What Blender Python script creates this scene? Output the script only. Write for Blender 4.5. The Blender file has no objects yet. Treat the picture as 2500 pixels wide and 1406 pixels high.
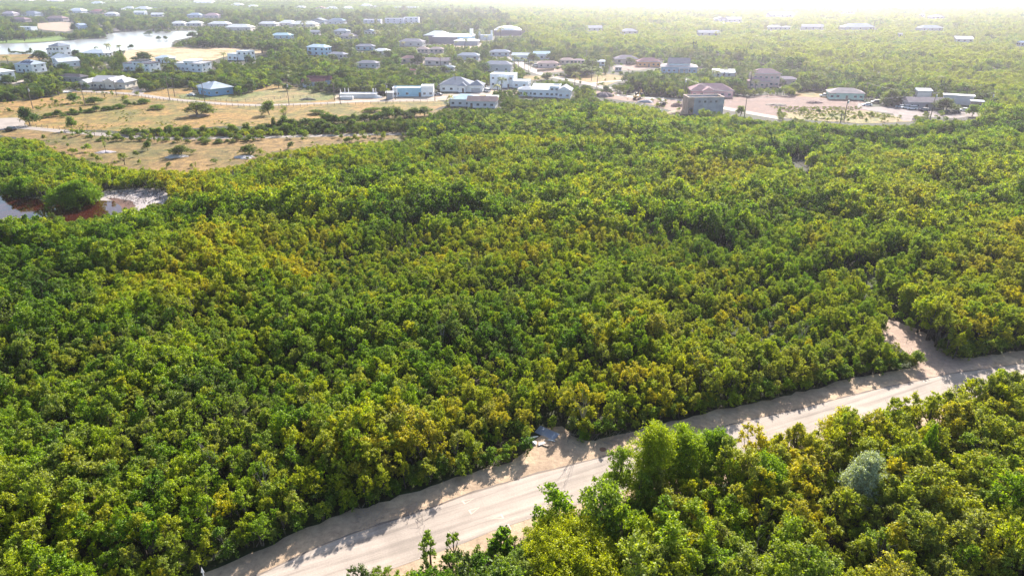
import bpy, bmesh, math, random
import numpy as np
from mathutils import Vector, Matrix
random.seed(7); RNG = np.random.default_rng(11)
sc = bpy.context.scene
R = math.radians
# ------------------------------------------------------------------ camera, sky, sun, exposure
CAM_H, FOC, PITCH = 55.0, 1667.0, R(24)
SUN_AZ, SUN_EL = R(18), R(29)
cam = bpy.data.cameras.new('camera'); camo = bpy.data.objects.new('camera', cam); sc.collection.objects.link(camo)
camo.location = (0, 0, CAM_H); camo.rotation_euler = (R(90) - PITCH, 0, 0)
cam.sensor_width = 36; cam.lens = 36 * FOC / 2500; cam.clip_start = .5; cam.clip_end = 20000
sc.camera = camo
W = bpy.data.worlds.new("World"); sc.world = W; W.use_nodes = True
_n = W.node_tree.nodes; _s = _n.new('ShaderNodeTexSky'); _s.sky_type = 'NISHITA'; _s.sun_disc = False
_s.sun_elevation = SUN_EL; _s.sun_rotation = SUN_AZ; _s.air_density = 1.0; _s.dust_density = 1.5
W.node_tree.links.new(_s.outputs[0], _n['Background'].inputs[0]); _n['Background'].inputs[1].default_value = 0.095
sun = bpy.data.lights.new('sun', 'SUN'); sun.energy = 4.8; sun.angle = R(.55); sun.color = (1, .94, .86)
suno = bpy.data.objects.new('sun', sun); sc.collection.objects.link(suno)
SUND = Vector((math.sin(SUN_AZ) * math.cos(SUN_EL), math.cos(SUN_AZ) * math.cos(SUN_EL), math.sin(SUN_EL)))
suno.rotation_euler = (-SUND).to_track_quat('-Z', 'Y').to_euler(); suno.location = (0, 0, 300)
sc.view_settings.view_transform = 'Standard'; sc.view_settings.look = 'None'
sc.view_settings.exposure = 1.55; sc.view_settings.gamma = 1
sc.view_settings.use_curve_mapping = False
cy = sc.cycles
cy.max_bounces = 6; cy.diffuse_bounces = 3; cy.glossy_bounces = 2; cy.transmission_bounces = 3; cy.volume_bounces = 1
cy.transparent_max_bounces = 4; cy.use_denoising = True; cy.caustics_reflective = False; cy.caustics_refractive = False
HAZE_DENSITY, HAZE_G = 0.000195, 0.83

# ------------------------------------------------------------------ photograph geometry -> ground
CP, SP = math.cos(PITCH), math.sin(PITCH)
def G(px, py, z=0.0):
    x = px - 1250.0; u = 703.0 - py
    t = (CAM_H - z) / (FOC * SP - u * CP)
    return (x * t, (FOC * CP + u * SP) * t, z)
def P(x, y, z):
    """world -> source pixels (numpy friendly)"""
    dz = z - CAM_H
    f = y * CP - dz * SP; u = y * SP + dz * CP
    return 1250 + FOC * x / f, 703 - FOC * u / f
def mpp(py):
    g = G(1250, py); return math.hypot(g[1] * CP + CAM_H * SP, 0) / FOC

# ------------------------------------------------------------------ helpers
COL = sc.collection
def link(o): COL.objects.link(o); return o
def tag(o, label=None, cat=None, group=None, kind=None):
    if label: o['label'] = label
    if cat: o['category'] = cat
    if group: o['group'] = group
    if kind: o['kind'] = kind
    return o
def empty(name, loc, rz=0.0):
    o = link(bpy.data.objects.new(name, None)); o.location = loc; o.rotation_euler = (0, 0, rz); o.empty_display_size = .5
    return o
class MB:
    def __init__(s): s.v = []; s.f = []; s.m = []
    def add(s, v, f, mi=0):
        b = len(s.v); s.v += [tuple(p) for p in v]; s.f += [tuple(i + b for i in q) for q in f]; s.m += [mi] * len(f); return s
    def box(s, x0, x1, y0, y1, z0, z1, mi=0):
        return s.add([(x0,y0,z0),(x1,y0,z0),(x1,y1,z0),(x0,y1,z0),(x0,y0,z1),(x1,y0,z1),(x1,y1,z1),(x0,y1,z1)],
                     [(3,2,1,0),(4,5,6,7),(0,1,5,4),(1,2,6,5),(2,3,7,6),(3,0,4,7)], mi)
    def tube(s, p, q, r0, r1=None, n=8, mi=0):
        r1 = r0 if r1 is None else r1
        p = Vector(p); q = Vector(q); d = (q - p).normalized()
        a = d.orthogonal().normalized(); b = d.cross(a); vs = []
        for c, r in ((p, r0), (q, r1)):
            for k in range(n):
                t = 2 * math.pi * k / n; vs.append(c + (a * math.cos(t) + b * math.sin(t)) * r)
        return s.add(vs, [(k, (k+1) % n, n + (k+1) % n, n + k) for k in range(n)] + [tuple(range(n-1, -1, -1)), tuple(range(n, 2*n))], mi)
    def prism(s, prof, x0, x1, mi=0):
        """side profile (y,z) extruded along x"""
        n = len(prof)
        vs = [(x0, y, z) for y, z in prof] + [(x1, y, z) for y, z in prof]
        return s.add(vs, [(k, (k+1) % n, n + (k+1) % n, n + k) for k in range(n)] + [tuple(range(n-1, -1, -1)), tuple(range(n, 2*n))], mi)
    def mesh(s, name, mats):
        me = bpy.data.meshes.new(name); me.from_pydata(s.v, [], s.f); me.update()
        for m in (mats if isinstance(mats, (list, tuple)) else [mats]): me.materials.append(m)
        if any(s.m): me.polygons.foreach_set('material_index', s.m)
        return me
    def build(s, name, mats, parent=None, loc=None, bevel=0):
        me = s.mesh(name, mats)
        if bevel:
            bm = bmesh.new(); bm.from_mesh(me)
            bmesh.ops.bevel(bm, geom=list(bm.edges), offset=bevel, segments=2, affect='EDGES', clamp_overlap=True)
            bm.normal_update(); bm.to_mesh(me); bm.free()
        bm = bmesh.new(); bm.from_mesh(me); bmesh.ops.recalc_face_normals(bm, faces=list(bm.faces)); bm.to_mesh(me); bm.free()
        o = link(bpy.data.objects.new(name, me))
        if parent: o.parent = parent
        if loc: o.location = loc
        return o

# ------------------------------------------------------------------ materials
def nodes(name):
    m = bpy.data.materials.new(name); m.use_nodes = True
    t = m.node_tree; t.nodes.clear(); return m, t, t.nodes, t.links
def N(nt, typ, **kw):
    n = nt.nodes.new(typ)
    for k, v in kw.items():
        if k.startswith('i_'): n.inputs[k[2:].replace('_', ' ')].default_value = v
        else: setattr(n, k, v)
    return n
def mix(nt, fac, a, b, mode='MIX'):
    n = nt.nodes.new('ShaderNodeMix'); n.data_type = 'RGBA'; n.blend_type = mode
    for s, v in ((n.inputs[0], fac), (n.inputs[6], a), (n.inputs[7], b)):
        if isinstance(v, bpy.types.NodeSocket): nt.links.new(v, s)
        elif isinstance(v, tuple): s.default_value = v + (1,) if len(v) == 3 else v
        else: s.default_value = v
    return n.outputs[2]
def ramp(nt, fac, stops):
    n = nt.nodes.new('ShaderNodeValToRGB'); nt.links.new(fac, n.inputs[0]); e = n.color_ramp.elements
    while len(e) < len(stops): e.new(.5)
    for k, (p, c) in enumerate(stops):
        e[k].position = p; e[k].color = (c, c, c, 1) if isinstance(c, (int, float)) else tuple(c) + (1,)
    return n.outputs[0]
def noise(nt, co, scale, detail=4, rough=.55, dist=0):
    n = N(nt, 'ShaderNodeTexNoise'); n.inputs['Scale'].default_value = scale; n.inputs['Detail'].default_value = detail
    n.inputs['Roughness'].default_value = rough; n.inputs['Distortion'].default_value = dist
    nt.links.new(co, n.inputs['Vector']); return n.outputs[0]
def finish(nt, base, rough=.9, bump=None, bstr=.4, bdist=.05, spec=.25, metallic=0):
    b = N(nt, 'ShaderNodeBsdfPrincipled'); o = N(nt, 'ShaderNodeOutputMaterial')
    if isinstance(base, tuple): b.inputs['Base Color'].default_value = base + (1,)
    else: nt.links.new(base, b.inputs['Base Color'])
    if isinstance(rough, (int, float)): b.inputs['Roughness'].default_value = rough
    else: nt.links.new(rough, b.inputs['Roughness'])
    b.inputs['Specular IOR Level'].default_value = spec; b.inputs['Metallic'].default_value = metallic
    if bump is not None:
        q = N(nt, 'ShaderNodeBump'); q.inputs['Strength'].default_value = bstr; q.inputs['Distance'].default_value = bdist
        nt.links.new(bump, q.inputs['Height']); nt.links.new(q.outputs[0], b.inputs['Normal'])
    nt.links.new(b.outputs[0], o.inputs[0]); return b
def coord(nt): return N(nt, 'ShaderNodeNewGeometry').outputs['Position']

def leaf_mat(name, stops, trans=.36, var=.4, gloss=.05):
    m, nt, _, L = nodes(name)
    at = N(nt, 'ShaderNodeAttribute', attribute_type='INSTANCER', attribute_name='tint')
    ag = N(nt, 'ShaderNodeAttribute', attribute_type='INSTANCER', attribute_name='grey')
    geo = N(nt, 'ShaderNodeNewGeometry')
    jt = N(nt, 'ShaderNodeMapRange'); L.new(geo.outputs['Random Per Island'], jt.inputs[0]); jt.inputs[3].default_value = -.10; jt.inputs[4].default_value = .10
    ad = N(nt, 'ShaderNodeMath', operation='ADD'); L.new(at.outputs['Fac'], ad.inputs[0]); L.new(jt.outputs[0], ad.inputs[1])
    col = ramp(nt, ad.outputs[0], stops)
    col = mix(nt, ag.outputs['Fac'], col, (.19, .195, .055))
    mr = N(nt, 'ShaderNodeMapRange'); L.new(geo.outputs['Random Per Island'], mr.inputs[0])
    mr.inputs[3].default_value = 1 - var; mr.inputs[4].default_value = 1 + var
    sv = N(nt, 'ShaderNodeHueSaturation'); L.new(col, sv.inputs['Color']); L.new(mr.outputs[0], sv.inputs['Value'])
    col = sv.outputs[0]
    d = N(nt, 'ShaderNodeBsdfDiffuse'); L.new(col, d.inputs[0])
    tr = N(nt, 'ShaderNodeBsdfTranslucent'); L.new(mix(nt, 1.0, col, (2.15, 2.2, .35), 'MULTIPLY'), tr.inputs[0])
    a = N(nt, 'ShaderNodeMixShader'); a.inputs[0].default_value = trans; L.new(d.outputs[0], a.inputs[1]); L.new(tr.outputs[0], a.inputs[2])
    g = N(nt, 'ShaderNodeBsdfGlossy'); g.inputs['Roughness'].default_value = .55; g.inputs[0].default_value = (.5, .55, .4, 1)
    b = N(nt, 'ShaderNodeMixShader'); b.inputs[0].default_value = gloss; L.new(a.outputs[0], b.inputs[1]); L.new(g.outputs[0], b.inputs[2])
    o = N(nt, 'ShaderNodeOutputMaterial'); L.new(b.outputs[0], o.inputs[0]); return m
SILVER = leaf_mat('silver_leaves', [(0, (.27, .31, .24)), (1, (.33, .37, .30))], .3, .3, .1)
LEAF = leaf_mat('leaves', [(0, (.018, .045, .010)), (.22, (.036, .088, .005)), (.42, (.095, .182, .002)), (.6, (.18, .255, .001)),
                           (.78, (.255, .283, .001)), (.92, (.325, .31, .002)), (1, (.38, .29, .003))])
def bark_mat():
    m, nt, _, L = nodes('bark'); co = coord(nt)
    n = noise(nt, co, 3, 4); finish(nt, ramp(nt, n, [(.3, (.045, .038, .03)), (.7, (.12, .10, .085))]), .9, n); return m
BARK = bark_mat()
def simple_mat(name, rgb, rough=.8, var=.12, scale=.6, metallic=0, spec=.3, bump=0):
    m, nt, _, L = nodes(name); co = coord(nt)
    n = noise(nt, co, scale, 5, .65)
    lo = tuple(c * (1 - var) for c in rgb); hi = tuple(min(1, c * (1 + var)) for c in rgb)
    c = ramp(nt, n, [(.3, lo), (.7, hi)])
    finish(nt, c, rough, n if bump else None, bump or .1, .03, spec, metallic); return m
_mc = {}
def paint(rgb, rough=.7, var=.08, metallic=0):
    k = (tuple(round(c, 3) for c in rgb), rough, var, metallic)
    if k not in _mc: _mc[k] = simple_mat('paint', rgb, rough, var, .35, metallic)
    return _mc[k]
def glass_mat():
    m, nt, _, L = nodes('window_glass'); finish(nt, (.03, .045, .06), .08, spec=.8); return m
GLASS = glass_mat()
def roof_mat(rgb, metal=False):
    k = ('roof', tuple(round(c, 3) for c in rgb), metal)
    if k in _mc: return _mc[k]
    rgb = tuple(v * .85 for v in rgb) if max(rgb) < .72 else rgb; m, nt, _, L = nodes('roofing'); tc = N(nt, 'ShaderNodeTexCoord')
    w = N(nt, 'ShaderNodeTexWave'); w.inputs['Scale'].default_value = 1.1 if metal else 1.6; w.inputs['Distortion'].default_value = .4 if not metal else 0
    w.bands_direction = 'X' if metal else 'Z'; L.new(tc.outputs['Object'], w.inputs['Vector'])
    n = noise(nt, coord(nt), .4, 5, .7)
    c = ramp(nt, n, [(.3, tuple(v * .82 for v in rgb)), (.7, tuple(min(1, v * 1.12) for v in rgb))])
    finish(nt, c, .6 if metal else .95, w.outputs[1], .35, .03, .2 if metal else .05); _mc[k] = m; return m
def soil_mat():
    m, nt, _, L = nodes('forest_floor'); co = coord(nt)
    n1 = noise(nt, co, .06, 6, .6); n2 = noise(nt, co, .9, 6, .65)
    a = ramp(nt, n2, [(.3, (.02, .017, .012)), (.7, (.06, .05, .032))])
    b = ramp(nt, n2, [(.3, (.02, .03, .010)), (.75, (.055, .07, .02))])
    finish(nt, mix(nt, ramp(nt, n1, [(.4, 0.0), (.6, 1.0)]), a, b), .95, n2, .6, .2); return m
def field_mat(name, dry, green, bias=.5, wild=1.0):
    m, nt, _, L = nodes(name); co = coord(nt)
    mp = N(nt, 'ShaderNodeMapping'); mp.inputs['Scale'].default_value = (1, 1, 1); L.new(co, mp.inputs[0]); c0 = mp.outputs[0]
    big = noise(nt, c0, .035, 6, .62, .8); mid = noise(nt, c0, .25, 6, .7, .5); fine = noise(nt, c0, .7, 7, .8)
    f = ramp(nt, big, [(bias - .09, 0.0), (bias + .1, 1.0)])
    A = ramp(nt, mid, [(.32, tuple(v * .5 for v in dry)), (.5, dry), (.68, tuple(min(1, v * 1.6) for v in dry))])
    B = ramp(nt, mid, [(.34, tuple(v * .45 for v in green)), (.5, green), (.7, (green[0] * 1.9, green[1] * 1.45, green[2] * 1.6))])
    c = mix(nt, f, A, B)
    c = mix(nt, 1.0, c, ramp(nt, fine, [(.34, .25), (.48, 1.0), (.66, 1.4)]), 'MULTIPLY')
    finish(nt, c, .95, fine, .9, .15); return m
def sand_mat(name, rgb, rgb2):
    m, nt, _, L = nodes(name); co = coord(nt)
    a = noise(nt, co, .18, 6, .65, .6); b = noise(nt, co, 1.4, 7, .72); s = noise(nt, co, 9, 3)
    c = ramp(nt, a, [(.34, rgb2), (.62, rgb)])
    c = mix(nt, 1.0, c, ramp(nt, b, [(.25, .62), (.5, .95), (.75, 1.2)]), 'MULTIPLY')
    c = mix(nt, ramp(nt, s, [(.66, 0.0), (.72, .6)]), c, tuple(v * .35 for v in rgb2))
    finish(nt, c, .95, b, .8, .12); return m
def road_mat(name, rgb):
    m, nt, _, L = nodes(name); co = coord(nt)
    mp = N(nt, 'ShaderNodeMapping'); mp.vector_type = 'TEXTURE'; mp.inputs['Rotation'].default_value = (0, 0, R(25)); mp.inputs['Scale'].default_value = (22, .8, 1); L.new(co, mp.inputs[0])
    st = noise(nt, mp.outputs[0], 1.0, 5, .6, .3); a = noise(nt, co, .12, 6, .6, 1); b = noise(nt, co, 6, 4, .7)
    c = ramp(nt, a, [(.3, tuple(v * .82 for v in rgb)), (.7, tuple(min(1, v * 1.12) for v in rgb))])
    c = mix(nt, 1.0, c, ramp(nt, st, [(.3, .66), (.5, 1.0), (.72, 1.16)]), 'MULTIPLY')
    c = mix(nt, 1.0, c, ramp(nt, b, [(.3, .86), (.7, 1.1)]), 'MULTIPLY')
    finish(nt, c, .88, b, .3, .02); return m
def water_mat(name, rgb, rough, wav=.02, scale=.8):
    m, nt, _, L = nodes(name); co = coord(nt); n = noise(nt, co, scale, 4, .6)
    b = finish(nt, rgb, rough, n, wav, .1, .5); b.inputs['IOR'].default_value = 1.33; return m
SOIL = soil_mat()
FIELD = field_mat('dry_field_grass', (.25, .145, .040), (.135, .12, .026), .50)
FIELD_LOW = field_mat('low_field_grass', (.20, .122, .042), (.11, .098, .026), .52)
GREENFIELD = field_mat('green_field_grass', (.23, .16, .06), (.12, .14, .035), .44)
LAWN = field_mat('lawn_grass', (.17, .20, .05), (.11, .19, .03), .45)
SAND = sand_mat('roadside_sand', (.52, .375, .245), (.31, .22, .15))
PALE = sand_mat('pale_sand', (.42, .32, .23), (.28, .21, .14))
DIRT = sand_mat('red_dirt', (.27, .17, .125), (.18, .115, .085))
REDDIRT = sand_mat('clearing_dirt', (.46, .33, .24), (.30, .21, .165))
ROAD = road_mat('worn_asphalt', (.375, .31, .255))
LANE = road_mat('pale_lane', (.33, .28, .24))

# ------------------------------------------------------------------ sheets laid on the ground
def densify(pts, step, amp, seed):
    rr = random.Random(seed); out = []
    n = len(pts)
    for i in range(n):
        a = Vector(pts[i][:2]); b = Vector(pts[(i+1) % n][:2]); L = (b - a).length; k = max(1, min(60, int(L / step)))
        nrm = Vector((-(b - a).y, (b - a).x)) / max(L, 1e-6)
        for j in range(k):
            q = a.lerp(b, j / k) + nrm * rr.uniform(-amp, amp) * (0 if j == 0 else 1); out.append((q.x, q.y))
    return out
def sheet(name, pix, z, mat, step=3, amp=.35, ground=False, label=None):
    pts = pix if ground else [G(*p)[:2] for p in pix]
    pts = densify(pts, step, amp, len(pix) * 7 + 1)
    me = bpy.data.meshes.new(name); bm = bmesh.new()
    f = bm.faces.new([bm.verts.new((x, y, z)) for x, y in pts]); bm.normal_update()
    if f.normal.z < 0: f.normal_flip()
    bmesh.ops.triangulate(bm, faces=[f]); bm.to_mesh(me); bm.free(); me.materials.append(mat)
    o = link(bpy.data.objects.new(name, me)); return tag(o, label or None, None, None, 'structure')
def strip(name, pix, width, z, mat, label=None, jitter=.15):
    p = [Vector(G(*q)[:2]) for q in pix]; L, Rr = [], []
    # smooth
    for _ in range(2):
        q = [p[0]]
        for a, b in zip(p, p[1:]): q += [a.lerp(b, .25), a.lerp(b, .75)]
        p = q + [p[-1]]
    rr = random.Random(3)
    for i, a in enumerate(p):
        t = (p[min(i+1, len(p)-1)] - p[max(i-1, 0)]).normalized(); n = Vector((-t.y, t.x))
        w = width / 2
        L.append(a + n * (w + rr.uniform(-jitter, jitter))); Rr.append(a - n * (w + rr.uniform(-jitter, jitter)))
    vs = [(q.x, q.y, z) for q in L] + [(q.x, q.y, z) for q in Rr]; n = len(p)
    me = bpy.data.meshes.new(name); me.from_pydata(vs, [], [(n + i, n + i + 1, i + 1, i) for i in range(n - 1)]); me.materials.append(mat)
    o = link(bpy.data.objects.new(name, me)); return tag(o, label, None, None, 'structure')

# keep-clear raster over the photograph: where the picture shows open ground, water or a building, and how far that is
MW, MH = 1400, 760
MASK = np.zeros((MH, MW), np.float32)      # origin at (-150,-50), 2 px cells
def mask_poly(poly, depth=1e9):
    P0 = np.array(poly, float); xs = (P0[:, 0] + 150) / 2; ys = (P0[:, 1] + 50) / 2
    x0, x1 = int(max(0, xs.min())), int(min(MW - 1, xs.max() + 1)); y0, y1 = int(max(0, ys.min())), int(min(MH - 1, ys.max() + 1))
    if x1 <= x0 or y1 <= y0: return
    X, Y = np.meshgrid(np.arange(x0, x1 + 1) + .0, np.arange(y0, y1 + 1) + .0); ins = np.zeros(X.shape, bool); n = len(xs)
    for i in range(n):
        xa, ya, xb, yb = xs[i], ys[i], xs[(i+1) % n], ys[(i+1) % n]
        if ya == yb: continue
        c = ((ya > Y) != (yb > Y)) & (X < (xb - xa) * (Y - ya) / (yb - ya) + xa); ins ^= c
    sub = MASK[y0:y1+1, x0:x1+1]; sub[ins] = np.maximum(sub[ins], depth)
def mask_line(pts, hw, depth=1e9):
    for (ax, ay), (bx, by) in zip(pts, pts[1:]):
        mask_poly([(ax, ay - hw), (bx, by - hw), (bx, by + hw), (ax, ay + hw)], depth)
def blocked(x, y, h, r):
    d = np.hypot(x, y); out = np.zeros(len(x), bool)
    for dx, fz in ((0, 1.), (-.8, .75), (.8, .75), (-.5, .95), (.5, .95), (0, .5), (-.8, .3), (.8, .3), (0, 0)):
        px, py = P(x + dx * r, y, h * fz)
        i = ((px + 150) / 2).astype(int); j = ((py + 50) / 2).astype(int)
        ok = (i >= 0) & (i < MW) & (j >= 0) & (j < MH)
        v = np.zeros(len(x)); v[ok] = MASK[j[ok], i[ok]]; out |= v > d + 1
    return out

# ------------------------------------------------------------------ ground
me = bpy.data.meshes.new('ground'); s_ = 6000
ys = [-60, 60, 150, 300, 600, 1200, 3000, 6000]; vs = []; fs = []
for yv in ys: vs += [(-s_, yv, 0), (-300, yv, 0), (300, yv, 0), (s_, yv, 0)]
for i in range(len(ys) - 1):
    for k in range(3): a = i * 4 + k; fs.append((a, a + 1, a + 5, a + 4))
me.from_pydata(vs, [], fs); me.materials.append(SOIL)
tag(link(bpy.data.objects.new('ground', me)), 'dark leaf litter and soil under the mangroves', kind='structure')

# main road
UP = [(560, 1440), (637, 1403), (724, 1361), (778, 1336), (852, 1307), (948, 1275), (1076, 1233), (1140, 1208), (1200, 1190), (1300, 1160), (1427, 1128),
      (1544, 1099), (1640, 1075), (1732, 1050), (1848, 1023), (1938, 1003), (2072, 968), (2184, 942), (2325, 913), (2500, 888), (2700, 862)]
upg = [Vector(G(*q)[:2]) for q in UP]
upg = [upg[0] - (upg[1] - upg[0]) * 6] + upg + [upg[-1] + (upg[-1] - upg[-2]) * 2]
def off(pl, w):
    out = []
    for i, a in enumerate(pl):
        t = (pl[min(i+1, len(pl)-1)] - pl[max(i-1, 0)]).normalized(); out.append(a + Vector((t.y, -t.x)) * w)
    return out
lo = off(upg, 6.6)
sheet('road', [tuple(v) for v in upg] + [tuple(v) for v in reversed(lo)], .03, ROAD, 2.5, .06, True, 'pale worn asphalt road curving through the mangroves')
sh1 = off(upg, -3.6); sh2 = off(upg, 9.4)
sheet('road_shoulder', [tuple(v) for v in sh1] + [tuple(v) for v in reversed(sh2)], .014, SAND, 1.2, .35, True, 'sandy shoulders on both sides of the asphalt road')
sheet('berm_shade_strip', [tuple(v) for v in off(upg, -.28)] + [tuple(v) for v in reversed(off(upg, -.02))], .026, paint((.19, .15, .12), .95, .3), .8, .12, True, 'dark broken strip painted as berm shading along the far asphalt edge')  # flat strip, the shading of the sandy berm put into its dark colour
sheet('dirt_turnout', [(1225, 1150), (1275, 1108), (1306, 1074), (1334, 1044), (1372, 1040), (1396, 1064), (1430, 1076), (1480, 1074), (1560, 1070), (1560, 1100), (1300, 1166)], .022, SAND, 1.2, .3,
      label='sandy turnout beside the road where the mangroves open')
sheet('dirt_clearing', [(2110, 812), (2150, 780), (2190, 785), (2262, 815), (2300, 850), (2345, 876), (2420, 872), (2420, 905), (2310, 922), (2235, 935), (2245, 880), (2200, 850), (2140, 830)], .022, REDDIRT, 1.2, .35,
      label='reddish dirt clearing joining the road from the upper right')
MAINCLEAR = [(540, 1440), (548, 1400), (692, 1330), (788, 1297), (932, 1240), (1060, 1205), (1188, 1163), (1240, 1140), (1284, 1118), (1320, 1088), (1345, 1063), (1367, 1061), (1385, 1080), (1410, 1086),
             (1470, 1084), (1550, 1079), (1542, 1125), (1540, 1185), (1500, 1195), (1437, 1195), (1401, 1225), (1381, 1238),
             (1326, 1225), (1290, 1240), (1300, 1274), (1255, 1307), (1220, 1290), (1200, 1300), (1150, 1335), (1130, 1349), (1080, 1330), (1022, 1345), (1005, 1365), (948, 1368), (861, 1381), (794, 1400), (700, 1440)]
MAINCLEAR2 = [(1722, 1042), (1800, 1024), (1925, 991), (2050, 947), (2168, 922), (2242, 910), (2240, 880), (2236, 856), (2200, 838), (2160, 826), (2155, 800),
             (2190, 806), (2267, 836), (2296, 866), (2344, 880), (2500, 856), (2600, 840), (2600, 870), (2500, 888), (2447, 897), (2421, 893), (2373, 926), (2328, 925), (2315, 948), (2309, 930), (2280, 930),
             (2254, 955), (2226, 958), (2213, 985), (2200, 961), (2174, 971), (2130, 964), (2090, 956), (2071, 973), (2050, 1000), (2037, 1016), (1998, 1028), (1979, 1014), (1896, 1008), (1851, 1036), (1826, 1048),
             (1803, 1050), (1780, 1067), (1751, 1068), (1728, 1062)]
mask_poly(MAINCLEAR2); mask_poly([(1250, 1132), (1296, 1092), (1322, 1060), (1346, 1046), (1378, 1048), (1396, 1070), (1440, 1078), (1552, 1072), (1552, 1090), (1300, 1140)])
mask_poly(MAINCLEAR)

# pond with mud flat
POND = [(-200, 470), (0, 472), (60, 480), (120, 495), (245, 490), (300, 492), (322, 506), (300, 520), (250, 540), (170, 560), (60, 560), (-200, 555)]
sheet('pond', POND, .03, water_mat('pond_water', (.045, .012, .008), .04, .02, .6), 3, .5, label='small reddish brown pond reflecting the sky')
sheet('pond_bank', [(215, 500), (235, 478), (262, 466), (330, 459), (385, 461), (425, 480), (412, 495), (345, 515), (300, 520), (260, 515)], .015, sand_mat('mud_flat', (.42, .37, .35), (.30, .25, .24)), 2, .4,
      label='pale cracked mud flat with dead stumps beside the pond')
sheet('wet_mud', [(262, 484), (285, 484), (318, 490), (332, 503), (318, 516), (300, 522), (296, 505), (280, 492)], .034, sand_mat('brown_wet_mud', (.15, .08, .06), (.10, .055, .04)), 2, .3,
      label='red brown wet mud rim at the edge of the pond')
mask_poly([(-150, 478), (0, 478), (60, 486), (105, 492), (180, 497), (245, 492), (246, 478), (258, 470), (330, 464), (380, 466), (410, 481), (400, 489), (345, 503), (318, 509), (300, 506), (250, 520), (172, 537), (160, 528), (140, 520), (70, 520), (0, 527), (-150, 535)])
# creek slivers
for k, q in enumerate([[(1545, 352), (1580, 352), (1582, 361), (1548, 359)], [(1932, 392), (1948, 372), (1956, 374), (1950, 390), (1975, 402), (1972, 413), (1950, 402)]]):
    sheet('creek_pool', q, .03, _mc.setdefault('creek', water_mat('creek_water', (.12, .11, .1), .08, .05, 1)), 3, .2, label=['small pale pool far inside the mangroves beyond the middle', 'forked pale water sliver inside the mangroves at right'][k])
    cq = (sum(p[0] for p in q) / len(q), sum(p[1] for p in q) / len(q)); mask_poly([(cq[0] + (p[0] - cq[0]) * 1.3, cq[1] + (p[1] - cq[1]) * 1.35) for p in q])

# lagoon far left
LAG = [(-300, 122), (0, 108), (90, 106), (170, 100), (205, 96), (262, 96), (255, 86), (300, 79), (370, 77), (480, 76), (505, 80), (470, 90), (425, 100), (415, 116), (330, 122), (250, 130), (100, 133), (-300, 137)]
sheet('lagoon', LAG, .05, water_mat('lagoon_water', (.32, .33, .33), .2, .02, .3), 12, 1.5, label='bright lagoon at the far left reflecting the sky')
mask_poly([(-150, 118), (0, 113), (75, 109), (180, 102), (258, 94), (256, 86), (300, 82), (365, 80), (480, 79), (492, 84), (430, 99), (412, 114), (330, 117), (250, 122), (120, 124), (0, 123), (-150, 128)])

# fields
def clearing(name, poly, z, mat, label, step=5, amp=.8, mask=True):
    sheet(name, poly, z, mat, step, amp, label=label)
    if mask: mask_poly(poly)
clearing('dry_field', [(-200, 258), (0, 250), (60, 246), (120, 238), (165, 226), (230, 222), (300, 220), (365, 224), (420, 216), (466, 212), (475, 236), (580, 238), (622, 222), (700, 196), (722, 216), (765, 226), (830, 228), (960, 238), (1062, 232), (1090, 258),
         (1062, 268), (1040, 280), (985, 285), (930, 285), (890, 292), (820, 303), (700, 310), (560, 308), (430, 316), (320, 322), (230, 318), (150, 316), (60, 312), (-200, 316)], .012, FIELD, 'dry tan pasture with dark tufts left of the houses')
clearing('lower_field', [(-200, 318), (60, 314), (160, 324), (350, 337), (480, 338), (640, 338), (760, 332), (1000, 328), (985, 336), (860, 344), (740, 356), (650, 372), (600, 392), (540, 405), (450, 411), (330, 407), (230, 394), (130, 362), (95, 335), (-200, 322)], .016, FIELD_LOW, 'dull olive and tan lower pasture beside the pond woods')
sheet('field_margin', [(-200, 325), (0, 330), (80, 345), (120, 375), (220, 408), (330, 422), (460, 426), (610, 408), (670, 384), (750, 366), (870, 354), (1010, 346), (1040, 322), (1100, 290), (1100, 262), (1000, 280), (700, 320), (300, 330)], .006, FIELD_LOW, 4, 1.2, label='scrubby margin where the lower pasture meets the woods')
clearing('lagoon_shore_field', [(310, 120), (420, 116), (560, 118), (660, 124), (655, 132), (560, 136), (520, 148), (430, 150), (310, 150), (300, 138)], .03, field_mat('lagoon_grass', (.42, .30, .18), (.23, .19, .07), .55), 'pale sandy field by the lagoon shore')
clearing('vacant_lot', [(-100, 132), (60, 132), (118, 134), (118, 144), (60, 150), (-100, 148)], .03, FIELD, 'tan vacant lot left of the tall white house')
clearing('cleared_lot', [(90, 58), (150, 54), (182, 56), (178, 74), (160, 78), (110, 74), (92, 70)], .05, PALE, 'cleared pale lot beyond the lagoon')
clearing('shore_lawn', [(-80, 100), (60, 94), (140, 88), (215, 82), (250, 84), (245, 92), (170, 98), (80, 104), (-80, 110)], .04, LAWN, 'green lawn strip along the far lagoon bank', mask=False)
mask_poly([(-80, 101), (60, 97), (140, 91), (170, 90), (150, 96), (80, 102), (-80, 106)])
clearing('green_meadow', [(750, 66), (830, 62), (890, 62), (880, 74), (760, 78)], .05, field_mat('meadow', (.22, .2, .07), (.16, .2, .05), .4), 'yellow green meadow in front of the long white building', mask=False)
clearing('house_lawn', [(430, 234), (470, 228), (580, 232), (620, 226), (700, 210), (830, 228), (800, 246), (640, 252), (520, 246), (440, 240)], .03, GREENFIELD, 'green lawn around the sky blue hipped house', mask=False)
clearing('roadside_meadow', [(1400, 188), (1470, 180), (1530, 186), (1500, 202), (1475, 212), (1420, 205), (1360, 190), (1270, 200), (1280, 185)], .03, FIELD, 'dry roadside verge beside the pale lane')
clearing('gravel_yard', [(1440, 222), (1500, 225), (1560, 238), (1625, 238), (1700, 246), (1700, 258), (1690, 277), (1640, 272), (1590, 256), (1520, 246), (1465, 238)], .03, DIRT, 'bare reddish building yard around the concrete shell')
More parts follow.
